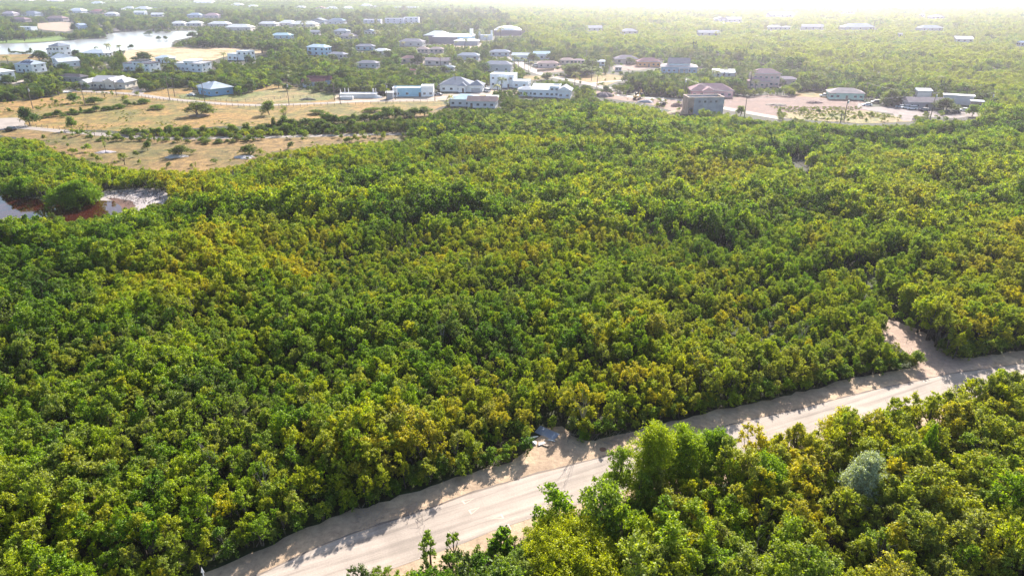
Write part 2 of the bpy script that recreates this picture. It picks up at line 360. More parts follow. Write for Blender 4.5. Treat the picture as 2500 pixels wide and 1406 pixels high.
clearing('dirt_field', [(1770, 240), (1880, 232), (2000, 238), (2100, 240), (2115, 256), (2130, 280), (2240, 296), (2100, 300), (1960, 292), (1880, 286), (1762, 262)], .03, sand_mat('bare_dirt', (.20, .115, .09), (.13, .08, .06)), 'bare pinkish dirt lot in front of the pink houses')
clearing('grass_verge', [(2000, 268), (2130, 272), (2190, 284), (2225, 298), (2100, 302), (1960, 292), (1900, 288), (1920, 276)], .045, field_mat('verge_grass', (.26, .18, .08), (.15, .15, .04), .5), 'yellow grass verge in front of the bare dirt lot')
clearing('parking_apron', [(2092, 250), (2130, 262), (2190, 262), (2230, 262), (2300, 270), (2390, 276), (2400, 284), (2330, 290), (2235, 284), (2225, 296), (2205, 296), (2180, 278), (2120, 270), (2090, 262)], .05, sand_mat('parking_gravel', (.27, .22, .20), (.19, .15, .135)), 'pale gravel parking apron in front of the grey roofed house')
clearing('side_yard', [(1940, 224), (2020, 224), (2025, 240), (1945, 236)], .035, FIELD, 'yellow grass side yard left of the pale green house')
clearing('cul_de_sac', [(-200, 294), (0, 289), (42, 288), (62, 298), (66, 312), (30, 318), (-200, 320)], .03, LANE, 'pale asphalt turning circle at the left edge')
clearing('house_yard', [(1060, 232), (1190, 226), (1200, 216), (1270, 222), (1262, 232), (1100, 244), (1062, 246)], .03, PALE, 'pale driveway yard between the white houses', mask=False)
clearing('construction_yard', [(818, 228), (940, 236), (1070, 234), (1068, 248), (820, 250)], .036, PALE, 'pale yard around the unfinished slab and flat roofed house')
clearing('street_lot', [(1010, 118), (1100, 108), (1200, 104), (1262, 96), (1272, 104), (1230, 122), (1130, 124)], .05, PALE, 'pale forecourt before the large white roofed hall', mask=False)
clearing('bare_patch', [(1290, 168), (1370, 160), (1375, 175), (1320, 180)], .03, DIRT, 'small bare yard in front of the pinkish bungalow')
clearing('side_clearing', [(1530, 158), (1560, 160), (1600, 164), (1560, 172), (1500, 172), (1495, 164)], .03, DIRT, 'bare dirt beside the orange house')
# lanes
def lane(pix, w, z, label, hw=3, mat=None): strip('lane', pix, w, z, mat or LANE, label); mask_line(pix, hw)
lane([(-150, 300), (62, 312), (160, 322), (250, 329), (350, 336), (420, 339), (480, 338), (620, 336), (760, 332), (860, 330), (1010, 326)], 5, .055, 'pale country lane below the dry pasture', 2)
lane([(150, 220), (210, 224), (262, 226), (330, 230), (400, 241), (470, 248), (540, 254), (625, 258), (700, 256), (850, 250), (960, 246), (1060, 243), (1110, 234), (1190, 228)], 5.2, .06, 'pale lane passing the sky blue hipped house', 3)
lane([(225, 218), (262, 214), (330, 212), (345, 220), (330, 232)], 7, .064, 'concrete drive of the grey gabled house', 3)
lane([(222, 168), (245, 161), (290, 154), (330, 150)], 5, .06, 'short pale lane right of the white gabled house', 2)
lane([(30, 206), (55, 198), (84, 190)], 4, .06, 'short pale lane at the far left', 2)
lane([(1230, 128), (1262, 150), (1292, 170), (1330, 184), (1370, 192), (1430, 204), (1470, 212), (1500, 222)], 7, .06, 'bright pale lane running back towards the white roofed hall', 4)
lane([(1440, 205), (1480, 200), (1540, 196)], 4, .062, 'faint track leaving the bright lane', 2)
lane([(1500, 232), (1570, 240), (1625, 240), (1690, 248), (1762, 264), (1850, 280), (1910, 290)], 6, .066, 'bright dusty lane past the concrete shell', 4)
lane([(235, 55), (262, 66), (290, 76)], 9, .06, 'pale track down to the lagoon', 2)
def triangle(pix, i):
    p = [Vector(G(*q)[:2]) for q in pix]; c = sum(p, Vector((0, 0))) / 3; b = MB()
    inner = [q + (c - q).normalized() * .24 for q in p]
    for k in range(3):
        a, d = p[k], p[(k+1) % 3]; ai, di = inner[k], inner[(k+1) % 3]
        b.add([(a.x, a.y, .036), (d.x, d.y, .036), (di.x, di.y, .036), (ai.x, ai.y, .036)], [(0, 1, 2, 3)])
    o = b.build('road_marking', paint((.56, .42, .32))); tag(o, i, None, 'outlined triangles painted across the road', 'structure')
for i, (q, l) in enumerate([([(1126, 1222), (1159, 1216), (1134, 1231)], 'first painted triangle, nearest the far road edge'), ([(1143, 1245), (1172, 1238), (1150, 1256)], 'second painted triangle from the far road edge'),
        ([(1198, 1267), (1225, 1254), (1231, 1265)], 'third painted triangle from the far road edge'), ([(1223, 1290), (1242, 1278), (1249, 1293)], 'painted triangle nearest the big leaved tree')]): triangle(q, l)
o = MB().tube((0, 0, .0), (0, 0, .05), .45, .45, 16).build('manhole_cover', paint((.16, .08, .05))); o.location = G(1472, 1097); tag(o, 'round rusty brown cover in the sandy turnout', 'manhole cover')

# ------------------------------------------------------------------ buildings
LANDMARKS = []          # (handle, px, py) used to word the labels of plants
_wm = {}
def window_meshes(w, h):
    k = (round(w, 1), round(h, 1))
    if k not in _wm:
        w, h = k; f = MB(); t = .09
        f.box(0, w, -.07, 0, 0, t); f.box(0, w, -.07, 0, h - t, h); f.box(0, t, -.07, 0, t, h - t); f.box(w - t, w, -.07, 0, t, h - t); f.box(w/2 - .03, w/2 + .03, -.06, 0, t, h - t)
        p = MB().box(t, w - t, -.035, 0, t, h - t)
        _wm[k] = (f.mesh('window', paint((.62, .64, .66), .5)), p.mesh('pane', GLASS))
    return _wm[k]
def add_window(parent, x, y, z, w, h, rz, fine=True):
    f, p = window_meshes(w, h)
    o = link(bpy.data.objects.new('window', f)); o.parent = parent; o.location = (x, y, z); o.rotation_euler = (0, 0, rz)
    if fine: q = link(bpy.data.objects.new('pane', p)); q.parent = o
    else: o.data = p
    return o
def roof_geo(b, kind, x0, x1, y0, y1, h, rh, ov=.6):
    X0, X1, Y0, Y1 = x0 - ov, x1 + ov, y0 - ov, y1 + ov; t = .18
    W_, D_ = X1 - X0, Y1 - Y0; b.box(X0, X1, Y0, Y1, h, h + t, 1)
    z = h + t + .002; top = z + rh; e = .05; X0 -= e; X1 += e; Y0 -= e; Y1 += e
    if kind == 'hip':
        if W_ >= D_:
            m = (Y0 + Y1) / 2; r = D_ / 2
            b.add([(X0, Y0, z), (X1, Y0, z), (X1, Y1, z), (X0, Y1, z), (X0 + r, m, top), (X1 - r, m, top)], [(0, 1, 5, 4), (1, 2, 5), (2, 3, 4, 5), (3, 0, 4), (3, 2, 1, 0)])
        else:
            m = (X0 + X1) / 2; r = W_ / 2
            b.add([(X0, Y0, z), (X1, Y0, z), (X1, Y1, z), (X0, Y1, z), (m, Y0 + r, top), (m, Y1 - r, top)], [(0, 1, 4), (1, 2, 5, 4), (2, 3, 5), (3, 0, 4, 5), (3, 2, 1, 0)])
    elif kind == 'gx':     # ridge along x
        m = (Y0 + Y1) / 2
        b.add([(X0, Y0, z), (X1, Y0, z), (X1, Y1, z), (X0, Y1, z), (X0, m, top), (X1, m, top)], [(0, 1, 5, 4), (2, 3, 4, 5), (3, 2, 1, 0), (3, 0, 4), (1, 2, 5)])
    elif kind == 'gy':
        m = (X0 + X1) / 2
        b.add([(X0, Y0, z), (X1, Y0, z), (X1, Y1, z), (X0, Y1, z), (m, Y0, top), (m, Y1, top)], [(1, 2, 5, 4), (3, 0, 4, 5), (3, 2, 1, 0), (0, 1, 4), (2, 3, 5)])
    elif kind == 'dome':
        n = 24; vs = []
        cx, cy_ = (X0 + X1) / 2, (Y0 + Y1) / 2
        for lvl, (s, hh) in enumerate([(1, 0), (.85, .45), (.6, .78), (.3, .95)]):
            for k in range(n):
                a = 2 * math.pi * k / n; vs.append((cx + math.cos(a) * W_ / 2 * s, cy_ + math.sin(a) * D_ / 2 * s, z + rh * hh))
        vs.append((cx, cy_, top)); fs = []
        for l in range(3):
            for k in range(n): fs.append((l*n + k, l*n + (k+1) % n, (l+1)*n + (k+1) % n, (l+1)*n + k))
        for k in range(n): fs.append((3*n + k, 3*n + (k+1) % n, 4*n))
        b.add(vs, fs)
HOUSES = []
def house(label, handle, cx, py, wpx, rot=-12, ratio=.6, h=3.0, blocks=None, wall=(.62, .62, .60), roof=(.35, .36, .38), kind='hip', rh=None, wins=3,
          name='house', cat='house', hid=2, metal=False, garage=None, door=.5, fine=None, extra=None, lvl=None):
    m = mpp(py); a = R(rot); Wd = wpx * m / (math.cos(a) + ratio * abs(math.sin(a))); D = ratio * Wd
    if fine is None: fine = m < .28
    gx, gy, _ = G(cx, py)
    # centre of the footprint: nearest corner sits at py
    rr = (Wd / 2) * abs(math.sin(a)) + (D / 2) * math.cos(a); c = Vector((gx * (1 + rr / gy), gy + rr))
    ux = Vector((math.cos(a), math.sin(a))); uy = Vector((-math.sin(a), math.cos(a)))
    o0 = c - ux * Wd / 2 - uy * D / 2
    root = empty(name, (o0.x, o0.y, 0), a); tag(root, label, cat)
    if blocks is None: blocks = [(0, 1, 0, 1, h, kind, rh)]
    allp = []
    for i, bl in enumerate(blocks):
        x0, x1, y0, y1 = bl[0] * Wd, bl[1] * Wd, bl[2] * D, bl[3] * D; bh = bl[4] + i * .013; k = bl[5] if len(bl) > 5 else kind
        r_h = (bl[6] if len(bl) > 6 and bl[6] else min(x1 - x0, y1 - y0) * .24)
        wc = bl[7] if len(bl) > 7 and bl[7] else wall; rc = bl[8] if len(bl) > 8 and bl[8] else roof
        e = i * .011
        wb = MB().box(x0 + e, x1 - e, y0 + e, y1 - e, -.1, bh)
        wb.build('wall', paint(wc), root)
        rb = MB()
        if k == 'flat':
            t = .28; rb.box(x0 - .06, x1 + .06, y0 - .06, y0 + t, bh + .003, bh + .5); rb.box(x0 - .06, x1 + .06, y1 - t, y1 + .06, bh + .003, bh + .5)
            rb.box(x0 - .06, x0 + t, y0 + t, y1 - t, bh + .003, bh + .5); rb.box(x1 - t, x1 + .06, y0 + t, y1 - t, bh + .003, bh + .5)
            rb.box(x0 + t, x1 - t, y0 + t, y1 - t, bh + .002, bh + .16, 1)
            rb.build('roof', [paint(wc), roof_mat(rc)], root)
        elif k == 'slant':
            rb.prism([(y0 - .5, bh + .01), (y1 + .5, bh + .01), (y1 + .5, bh + r_h + .25), (y0 - .5, bh + .25)], x0 - .4, x1 + .4); rb.build('roof', roof_mat(rc, metal), root)
        else:
            roof_geo(rb, k, x0, x1, y0, y1, bh, r_h, .15 if k == 'dome' else .6)
            rb.build('roof', [roof_mat(rc, metal), paint((.7, .7, .7))], root)
            if k in ('gx', 'gy') and fine:
                g = MB()
                if k == 'gy':
                    mid = (x0 + x1) / 2; g.add([(x0 + .1, y0 - .68, bh + .2), (x1 - .1, y0 - .68, bh + .2), (mid, y0 - .68, bh + .1 + r_h)], [(0, 1, 2)])
                    gg = MB(); gg.v = g.v + [(p[0], p[1] + .02, p[2]) for p in g.v]; gg.f = [(0, 1, 2), (5, 4, 3), (0, 3, 4, 1), (1, 4, 5, 2), (2, 5, 3, 0)]; gg.m = [0] * 5
                    gg.build('gable', paint(wc), root)
        fx = lvl or max(1, int(bh / 2.8 + .2)); nb = max(1, round(wins * (x1 - x0) / Wd)); ww = 1.5 if m < .3 else 2.0; wh = 1.25 if m < .3 else 1.6
        if wins:
            hidden_front = any(j != i and b2[2] < bl[2] and b2[0] <= bl[0] + .02 and b2[1] >= bl[1] - .02 for j, b2 in enumerate(blocks))
            for s in range(fx):
                z = .95 + s * (bh / fx)
                if z + wh > bh: continue
                if not hidden_front:
                    for q in range(nb):
                        xx = x0 + (x1 - x0) * (q + .5) / nb
                        if s == 0 and garage is not None and abs(xx / Wd - garage) < 3.4 / Wd: continue
                        if s == 0 and door is not None and abs(xx / Wd - door) < 1.7 / Wd: continue
                        add_window(root, xx - ww / 2, y0 + e - .001, z, ww, wh, 0, fine)
                if m < .5:
                    for q in range(2):
                        yy = y0 + (y1 - y0) * (q + .5) / 2
                        add_window(root, x1 - e + .001, yy - ww / 2, z, ww, wh, R(90), fine); add_window(root, x0 + e - .001, yy + ww / 2, z, ww, wh, R(-90), fine)
        for xx in (x0, x1):
            for yy in (y0, y1):
                for zz in (0, bh + (.5 if k == 'flat' else 0)): q = o0 + ux * xx + uy * yy; allp.append(P(q.x, q.y, zz))
        q = o0 + ux * (x0 + x1) / 2 + uy * (y0 + y1) / 2; allp.append(P(q.x, q.y, bh + (r_h if k not in ('flat',) else 0)))
    fy = min(b_[2] for b_ in blocks) * D
    if garage is not None:
        gm = MB(); gm.box(garage * Wd - 2.5, garage * Wd + 2.5, fy - .05, fy, 0, 2.4)
        for k in range(1, 5): gm.box(garage * Wd - 2.45, garage * Wd + 2.45, fy - .075, fy - .051, k * .48 - .02, k * .48 + .02, 0)
        gm.build('garage_door', paint((.40, .40, .42) if wall[0] > .5 else (.6, .6, .6), .5), root)
    if door is not None and m < .5:
        dm = MB().box(door * Wd - .55, door * Wd + .55, fy - .06, fy, 0, 2.15); dm.build('door', paint((.10, .08, .07), .5), root)
    if extra: extra(root, Wd, D)
    xs = [p[0] for p in allp]; ys_ = [p[1] for p in allp]; d = math.hypot(*(c - uy * D / 2)) - 1
    mask_poly([(min(xs) - 1, min(ys_) - 1), (max(xs) + 1, min(ys_) - 1), (max(xs) + 1, py - hid), (min(xs) - 1, py - hid)], d)
    HOUSES.append((c.x, c.y, a, Wd / 2 + 1.5, D / 2 + 1.5)); LANDMARKS.append((handle, (min(xs) + max(xs)) / 2, py))
    return root
WH = (.86, .87, .88); CR = (.70, .64, .55); BLU = (.22, .40, .58); LB = (.42, .62, .72); GR = (.33, .345, .38); BR = (.34, .26, .22); PK = (.66, .42, .40); RD = (.42, .19, .15)
DK = (.07, .075, .085); LG = (.62, .66, .70); CY = (.30, .58, .68)
def solar(root, Wd, D):
    for k in range(4):
        b = MB(); b.box(0, 2.0, 0, 3.0, 0, .05); o = b.build('solar_panel', paint((.02, .03, .07), .2), root); o.location = (Wd * .28 + k * 2.4, D * .10, 6.15); o.rotation_euler = (R(24), 0, 0)
def porch(root, Wd, D):
    MB().box(Wd * .48, Wd * .78, -2.6, -.1, 3.2, 3.4).build('porch_roof', paint((.7, .72, .75)), root)
    for fx in (.5, .63, .76): MB().box(Wd * fx - .12, Wd * fx + .12, -2.5, -2.26, 0, 3.195).build('column', paint(WH), root)
def arch_porch(root, Wd, D):
    MB().box(Wd * .52, Wd * .62, -1.2, -.02, 0, 3.0).build('porch', paint((.12, .12, .14)), root)
    for fx in (.505, .635): MB().box(Wd * fx - .2, Wd * fx + .2, -1.5, -1.1, 0, 3.3).build('column', paint(CR), root)
    MB().prism([(-1.6, 3.31), (.3, 3.31), (.3, 4.6), (-1.6, 4.6)], Wd * .50, Wd * .64).build('entrance_gable', paint(CR), root)

# first rows (nearest to the camera), left to right
house('white two-storey villa cut by the left edge of the frame', 'the white villa at the left edge', 2, 205, 74, -25, .7, 6.2, [(0, 1, 0, 1, 6.2, 'hip', 2), (.1, .8, -.35, 0, 3.2, 'hip', 1.2)], WH, LG, hid=4)
house('white raised house with dark solar panels on its hipped roof', 'the white house with solar panels', 79, 179, 60, -15, .8, 5.2, None, WH, (.30, .36, .44), hid=3, extra=solar, metal=True, wins=2)
house('white house with two steep pale gables below the tall villa', 'the white twin-gabled house', 164, 165, 70, -35, .6, 4, [(0, .6, 0, 1, 5.4, 'gx', 2.8), (.6, 1, -.3, 1, 3.6, 'gy', 2.4)], WH, LG, hid=3)
house('tall white two-storey house with a dark hipped roof before the lagoon', 'the tall white villa by the lagoon', 146, 138, 50, -15, .8, 7, [(0, .35, .1, 1, 5, 'hip', 1.8), (.3, 1, 0, 1, 7.6, 'hip', 2.4)], WH, (.22, .25, .31), hid=2, wins=4)
house('long low white bungalow with a pale roof behind dark trees', 'the pale roofed bungalow by the lagoon', 240, 140, 64, -10, .5, 2.8, None, WH, (.70, .74, .76), hid=8)
for cx, nm, pn in ((354, 'left-hand of the two white modern blocks with slanting dark roofs', 'the left white modern block'), (478, 'right-hand of the two white modern blocks with slanting roofs', 'the right white modern block')):
    house(nm, pn, cx, 176, 98, -14, .5, 4, [(0, .36, .1, .8, 4.9, 'slant', .25), (.36, .68, 0, .75, 6.6, 'slant', .35, None, DK if cx < 400 else WH), (.64, 1, -.25, .6, 5.4, 'slant', .25)], WH, (.10, .10, .13) if cx < 400 else (.42, .42, .45), hid=2, wins=5, door=None)
house('low white house with a pale blue roof behind the white blocks', 'the pale blue roof behind the blocks', 406, 155, 44, -15, .6, 3.4, None, WH, (.68, .76, .82), hid=8, wins=2)
house('white modern two-storey house beside the pale lagoon field', 'the white house beside the lagoon field', 592, 149, 66, -20, .6, 5, [(0, .5, 0, 1, 4.4, 'flat'), (.45, 1, .1, .9, 6.6, 'flat')], WH, (.6, .62, .64), hid=2, wins=4)
house('cream grey-gabled bungalow with an arched garage at its left end', 'the cream gabled bungalow', 278, 217, 112, -6, .55, 3.6, [(0, .2, -.3, .7, 3.4, 'gy', 1.7), (.18, .62, 0, 1, 3.5, 'gx', 2.6), (.55, .8, -.15, .8, 3.55, 'gy', 2.2), (.78, 1, -.05, .8, 3.3, 'hip', 1.8)], CR, (.50, .49, .50), hid=1, garage=.1, door=.48, wins=6, extra=arch_porch)
house('sky blue bungalow with a pale grey hipped roof beside the lane', 'the sky blue bungalow', 522, 236, 108, -40, .62, 3.5, [(0, .42, .25, 1, 3.4, 'hip', 2), (.35, 1, 0, 1, 3.6, 'hip', 3)], (.20, .38, .60), (.46, .53, .60), hid=0, wins=5, metal=True)
house('house with only its dark roof showing among trees', 'the dark roof among trees', 183, 203, 66, -12, .4, 3.2, None, (.4, .38, .36), (.12, .11, .12), hid=7, wins=2)
house('old bungalow with a maroon tiered roof half hidden by trees', 'the maroon roofed bungalow', 776, 214, 62, 0, .6, 3, [(0, .8, 0, .6, 3, 'gx', 1.6), (.1, 1, .5, 1, 3.4, 'gx', 2.2)], (.45, .55, .68), (.17, .07, .08), hid=9, wins=3)
def pegs(root, Wd, D):
    for fx, fy in ((.1, 1), (.2, 1), (.87, 1), (.9, .9), (.95, 1), (.03, .3)): MB().box(Wd*fx - .15, Wd*fx + .15, D*fy, D*fy + .3, 0, 4.2).build('column', paint((.7, .68, .64)), root)
house('unfinished low white slab with bare columns standing behind', 'the unfinished white slab', 876, 240, 90, 0, .3, 1.7, [(0, 1, 0, 1, 1.7, 'flat')], (.62, .62, .62), (.72, .71, .70), hid=0, wins=0, door=None, extra=pegs, name='building', cat='building')
house('small white concrete tank beside the unfinished slab', 'the small white tank', 847, 244, 31, 0, .35, 1.0, [(0, 1, 0, 1, 1.0, 'flat')], (.66, .66, .66), (.75, .74, .72), hid=0, wins=0, door=None, name='concrete_tank', cat='tank')
house('flat roofed house with a light blue front and white parapet', 'the flat roofed light blue house', 1011, 237, 101, 3, .38, 4, [(0, .7, .05, 1, 4.0, 'flat', 0, (.33, .58, .72)), (.7, 1, 0, 1, 4.9, 'flat'), (0, .12, 0, .5, 4.2, 'flat')], WH, (.8, .8, .8), hid=0, wins=5, door=.66)
house('small grey shed left of the flat roofed light blue house', 'the small grey shed', 952, 243, 17, 5, .8, 3.2, [(0, 1, 0, 1, 3.2, 'slant', .3)], (.33, .34, .36), (.7, .7, .7), hid=0, wins=0, door=None, name='shed', cat='shed')
house('white bungalow with a grey hipped roof and grey garage door', 'the white bungalow with a garage', 1131, 226, 112, -6, .62, 3.4, [(0, .72, .05, 1, 3.5, 'hip', 3.6), (.45, .62, -.1, .5, 3.3, 'hip', 1.6), (.7, 1, 0, .6, 3.4, 'hip', 2.4)], WH, (.31, .33, .37), hid=0, wins=6, garage=.86, door=.56)
house('white two-storey modern house with a lower terrace wing', 'the white modern house', 1247, 216, 104, -12, .5, 6, [(0, .62, .1, 1, 6.8, 'flat'), (.25, .5, -.1, .4, 6.0, 'flat'), (.6, 1, 0, .8, 3.4, 'flat')], (.8, .83, .86), (.8, .8, .82), hid=1, wins=6)
house('pale bungalow with a light blue front roof and a brown rear roof', 'the pale blue and brown roofed bungalow', 1158, 264, 124, -8, .5, 3.1, [(0, .62, .15, 1, 3.3, 'hip', 1.9, None, (.55, .68, .76)), (.42, 1, -.1, .5, 3.0, 'gx', 2.0, None, (.40, .28, .25)), (.74, .98, .45, .95, 3.3, 'slant', .8, None, (.75, .75, .75))], (.58, .60, .64), GR, hid=4, wins=7)
house('long white house with a mono-pitch roof and dark patio doors', 'the long white patio house', 1331, 240, 138, -10, .38, 4, [(.26, .62, .1, .9, 3.6, 'slant', 2.0, None, (.72, .73, .74)), (.6, .78, .05, 1, 5.2, 'flat'), (.76, 1, -.15, .8, 3.6, 'gy', 2.2, None, (.38, .39, .42)), (0, .3, .2, .9, 3.2, 'hip', 1.5, None, (.55, .57, .6))], (.74, .78, .83), GR, hid=2, wins=9, door=None)
house('light blue house with a deep porch and steep grey gable roof', 'the blue porch house', 1656, 180, 92, -10, .6, 4, [(0, 1, 0, 1, 3.8, 'hip', 2.2, None, (.55, .50, .50)), (.2, .78, .15, .85, 5.8, 'gx', 3.2, (.5, .62, .7), (.36, .32, .34))], (.27, .42, .56), GR, hid=4, wins=7, extra=porch)
house('orange bungalow with a plum coloured hipped roof', 'the orange bungalow', 1582, 164, 56, -3, .6, 3.4, None, (.72, .36, .15), (.28, .16, .17), hid=2, wins=5)
house('grey-mauve hipped bungalow behind a dark bush, left of the orange one', 'the mauve hipped bungalow', 1527, 156, 54, 0, .6, 3.2, None, (.55, .47, .42), (.36, .31, .33), hid=4, wins=3)
house('pale low cottage behind the palms with a sloping white roof', 'the white roofed cottage by the palms', 1765, 190, 56, -12, .5, 2.8, [(0, 1, 0, 1, 2.8, 'slant', 1.4)], (.60, .62, .64), (.78, .78, .78), hid=6, wins=2)
house('pink two-storey house with lower pink wings, tallest on the right', 'the tall pink house', 1862, 214, 74, -5, .7, 6, [(.05, 1, .2, 1, 7.2, 'hip', 2.4), (-.1, .6, -.2, .3, 3.4, 'hip', 1.8)], (.66, .46, .43), (.40, .27, .28), hid=3, wins=5)
house('pinkish low wing house right of the tall pink house', 'the low pinkish wing', 1914, 208, 56, -8, .45, 3.0, None, (.64, .50, .48), (.50, .42, .44), hid=5, wins=4)
house('pink bungalow with a low gabled entrance and mauve roof', 'the pink bungalow', 1733, 240, 106, -6, .58, 3.2, [(0, 1, .1, 1, 3.3, 'hip', 3.1), (.28, .52, -.1, .5, 3.4, 'gy', 1.9)], (.66, .38, .40), (.42, .27, .28), hid=1, wins=6)
house('pale green bungalow with a broad grey-brown roof', 'the pale green bungalow', 2060, 245, 88, -14, .6, 3.1, [(0, 1, 0, 1, 3.1, 'hip', 2.0), (.0, .14, -.1, .2, 2.9, 'slant', .3)], (.42, .64, .56), (.42, .36, .35), hid=1, wins=6)
house('long grey roofed bungalow behind the row of parked cars', 'the long grey roofed bungalow', 2251, 268, 88, -8, .5, 3.0, [(0, 1, 0, 1, 3.1, 'gx', 1.8)], (.34, .31, .34), (.36, .30, .30), hid=0, wins=6)
house('shed with a tilted white roof behind the grey roofed bungalow', 'the white roofed shed', 2250, 246, 34, -10, .5, 4.6, [(0, 1, 0, 1, 4.6, 'slant', .8)], (.6, .58, .56), (.8, .8, .8), hid=0, wins=0, door=None, name='shed', cat='shed')
house('long pale container shed behind dark shrubs at far right', 'the long container shed', 2335, 258, 64, -28, .25, 4.2, [(0, 1, 0, 1, 4.2, 'slant', .2)], (.45, .47, .50), (.80, .78, .76), hid=4, wins=0, door=None, name='shed', cat='shed')
house('small container hut at the right end of the sheds', 'the small container hut', 2381, 266, 28, -20, .5, 3.2, [(0, 1, 0, 1, 3.2, 'slant', .2)], (.30, .22, .20), (.8, .8, .8), hid=1, wins=0, name='shed', cat='shed', door=.7)

# concrete shell
def shell():
    m = mpp(281); Wd, D, h = 16.5, 8.5, 7.6; gx, gy, _ = G(1722, 281); a = R(4)
    root = empty('concrete_shell', (gx - Wd / 2, gy, 0), a); tag(root, 'unfinished two-storey grey concrete building shell without a roof', 'building')
    g = paint((.27, .30, .34), .9, .3); br = paint((.34, .25, .2), .9, .3)
    t = .25; f = MB()
    f.box(2.6, Wd, 0, t, 0, h); f.build('wall', g, root)
    w2 = MB(); w2.box(0, .5, 0, t, 0, h); w2.box(.5, 2.6, 0, t, 4.0, h); w2.box(2.2, 2.599, 0, t, 0, 3.999); w2.box(0.5, 2.2, 0, t, 3.2, 3.999); w2.build('wall', br, root)
    MB().box(0, Wd, D - t, D, 0, h).build('wall', g, root); MB().box(0, t, t, D - t, 0, h).build('wall', br, root); MB().box(Wd - t, Wd, t, D - t, 0, h).build('wall', br, root)
    MB().box(t, Wd - t, t, D - t, 3.4, 3.6).build('floor_slab', g, root)
    b = MB(); b.box(-.15, Wd + .15, -.12, t + .1, h + .002, h + .3); b.box(-.15, Wd + .15, D - t - .1, D + .12, h + .002, h + .3); b.box(-.15, t + .1, t + .1, D - t - .1, h + .002, h + .3); b.box(Wd - t - .1, Wd + .15, t + .1, D - t - .1, h + .002, h + .3)
    b.build('ring_beam', paint((.55, .42, .34), .9, .2), root)
    for k in range(4): MB().box(4.6 + k * 2.6, 5.6 + k * 2.6, -.06, 0, 5.4, 6.3).build('window', GLASS if k % 2 else paint((.12, .12, .14)), root)
    for k in range(3): MB().box(Wd + .0, Wd + .7, 1 + k * 2.4, 1.3 + k * 2.4, 3.3, 3.6).build('beam_end', br, root)
    px = [P(gx - Wd / 2, gy, 0), P(gx + Wd / 2, gy, 0)]
    mask_poly([(1680, 238), (1762, 238), (1762, 277), (1680, 277)], gy - 1); LANDMARKS.append(('the concrete shell', 1722, 281)); HOUSES.append((gx, gy + 4, 0, 9.5, 6))
shell()
def yard_wall(p, q, h, col, label):
    a, b = Vector(G(*p)[:2]), Vector(G(*q)[:2]); L = (b - a).length; n = max(2, int(L / 3)); root = empty('garden_wall', (a.x, a.y, 0), math.atan2(b.y - a.y, b.x - a.x)); tag(root, label, 'wall')
    for k in range(n): MB().box(k * L / n + .15, (k + 1) * L / n - .15, -.1, .1, 0, h).build('wall_panel', paint(col), root)
    for k in range(n + 1): MB().box(k * L / n - .149, k * L / n + .149, -.16, .16, 0, h + .25).build('post', paint(col), root)
yard_wall((1628, 228), (1690, 242), 1.5, (.60, .42, .42), 'pinkish garden wall in front of the pink bungalow')
yard_wall((1690, 242), (1730, 244), 1.3, (.55, .45, .42), 'short grey-pink wall between the pink bungalow and concrete shell')
yard_wall((1060, 216), (1078, 220), 1.6, (.65, .65, .65), 'short pale wall between the flat roofed and garage houses')
yard_wall((1188, 216), (1225, 220), 1.2, (.75, .75, .75), 'low white wall below the white modern house')
yard_wall((1312, 176), (1352, 172), 1.5, (.55, .40, .25), 'tan wooden fence beside the bright pale lane')

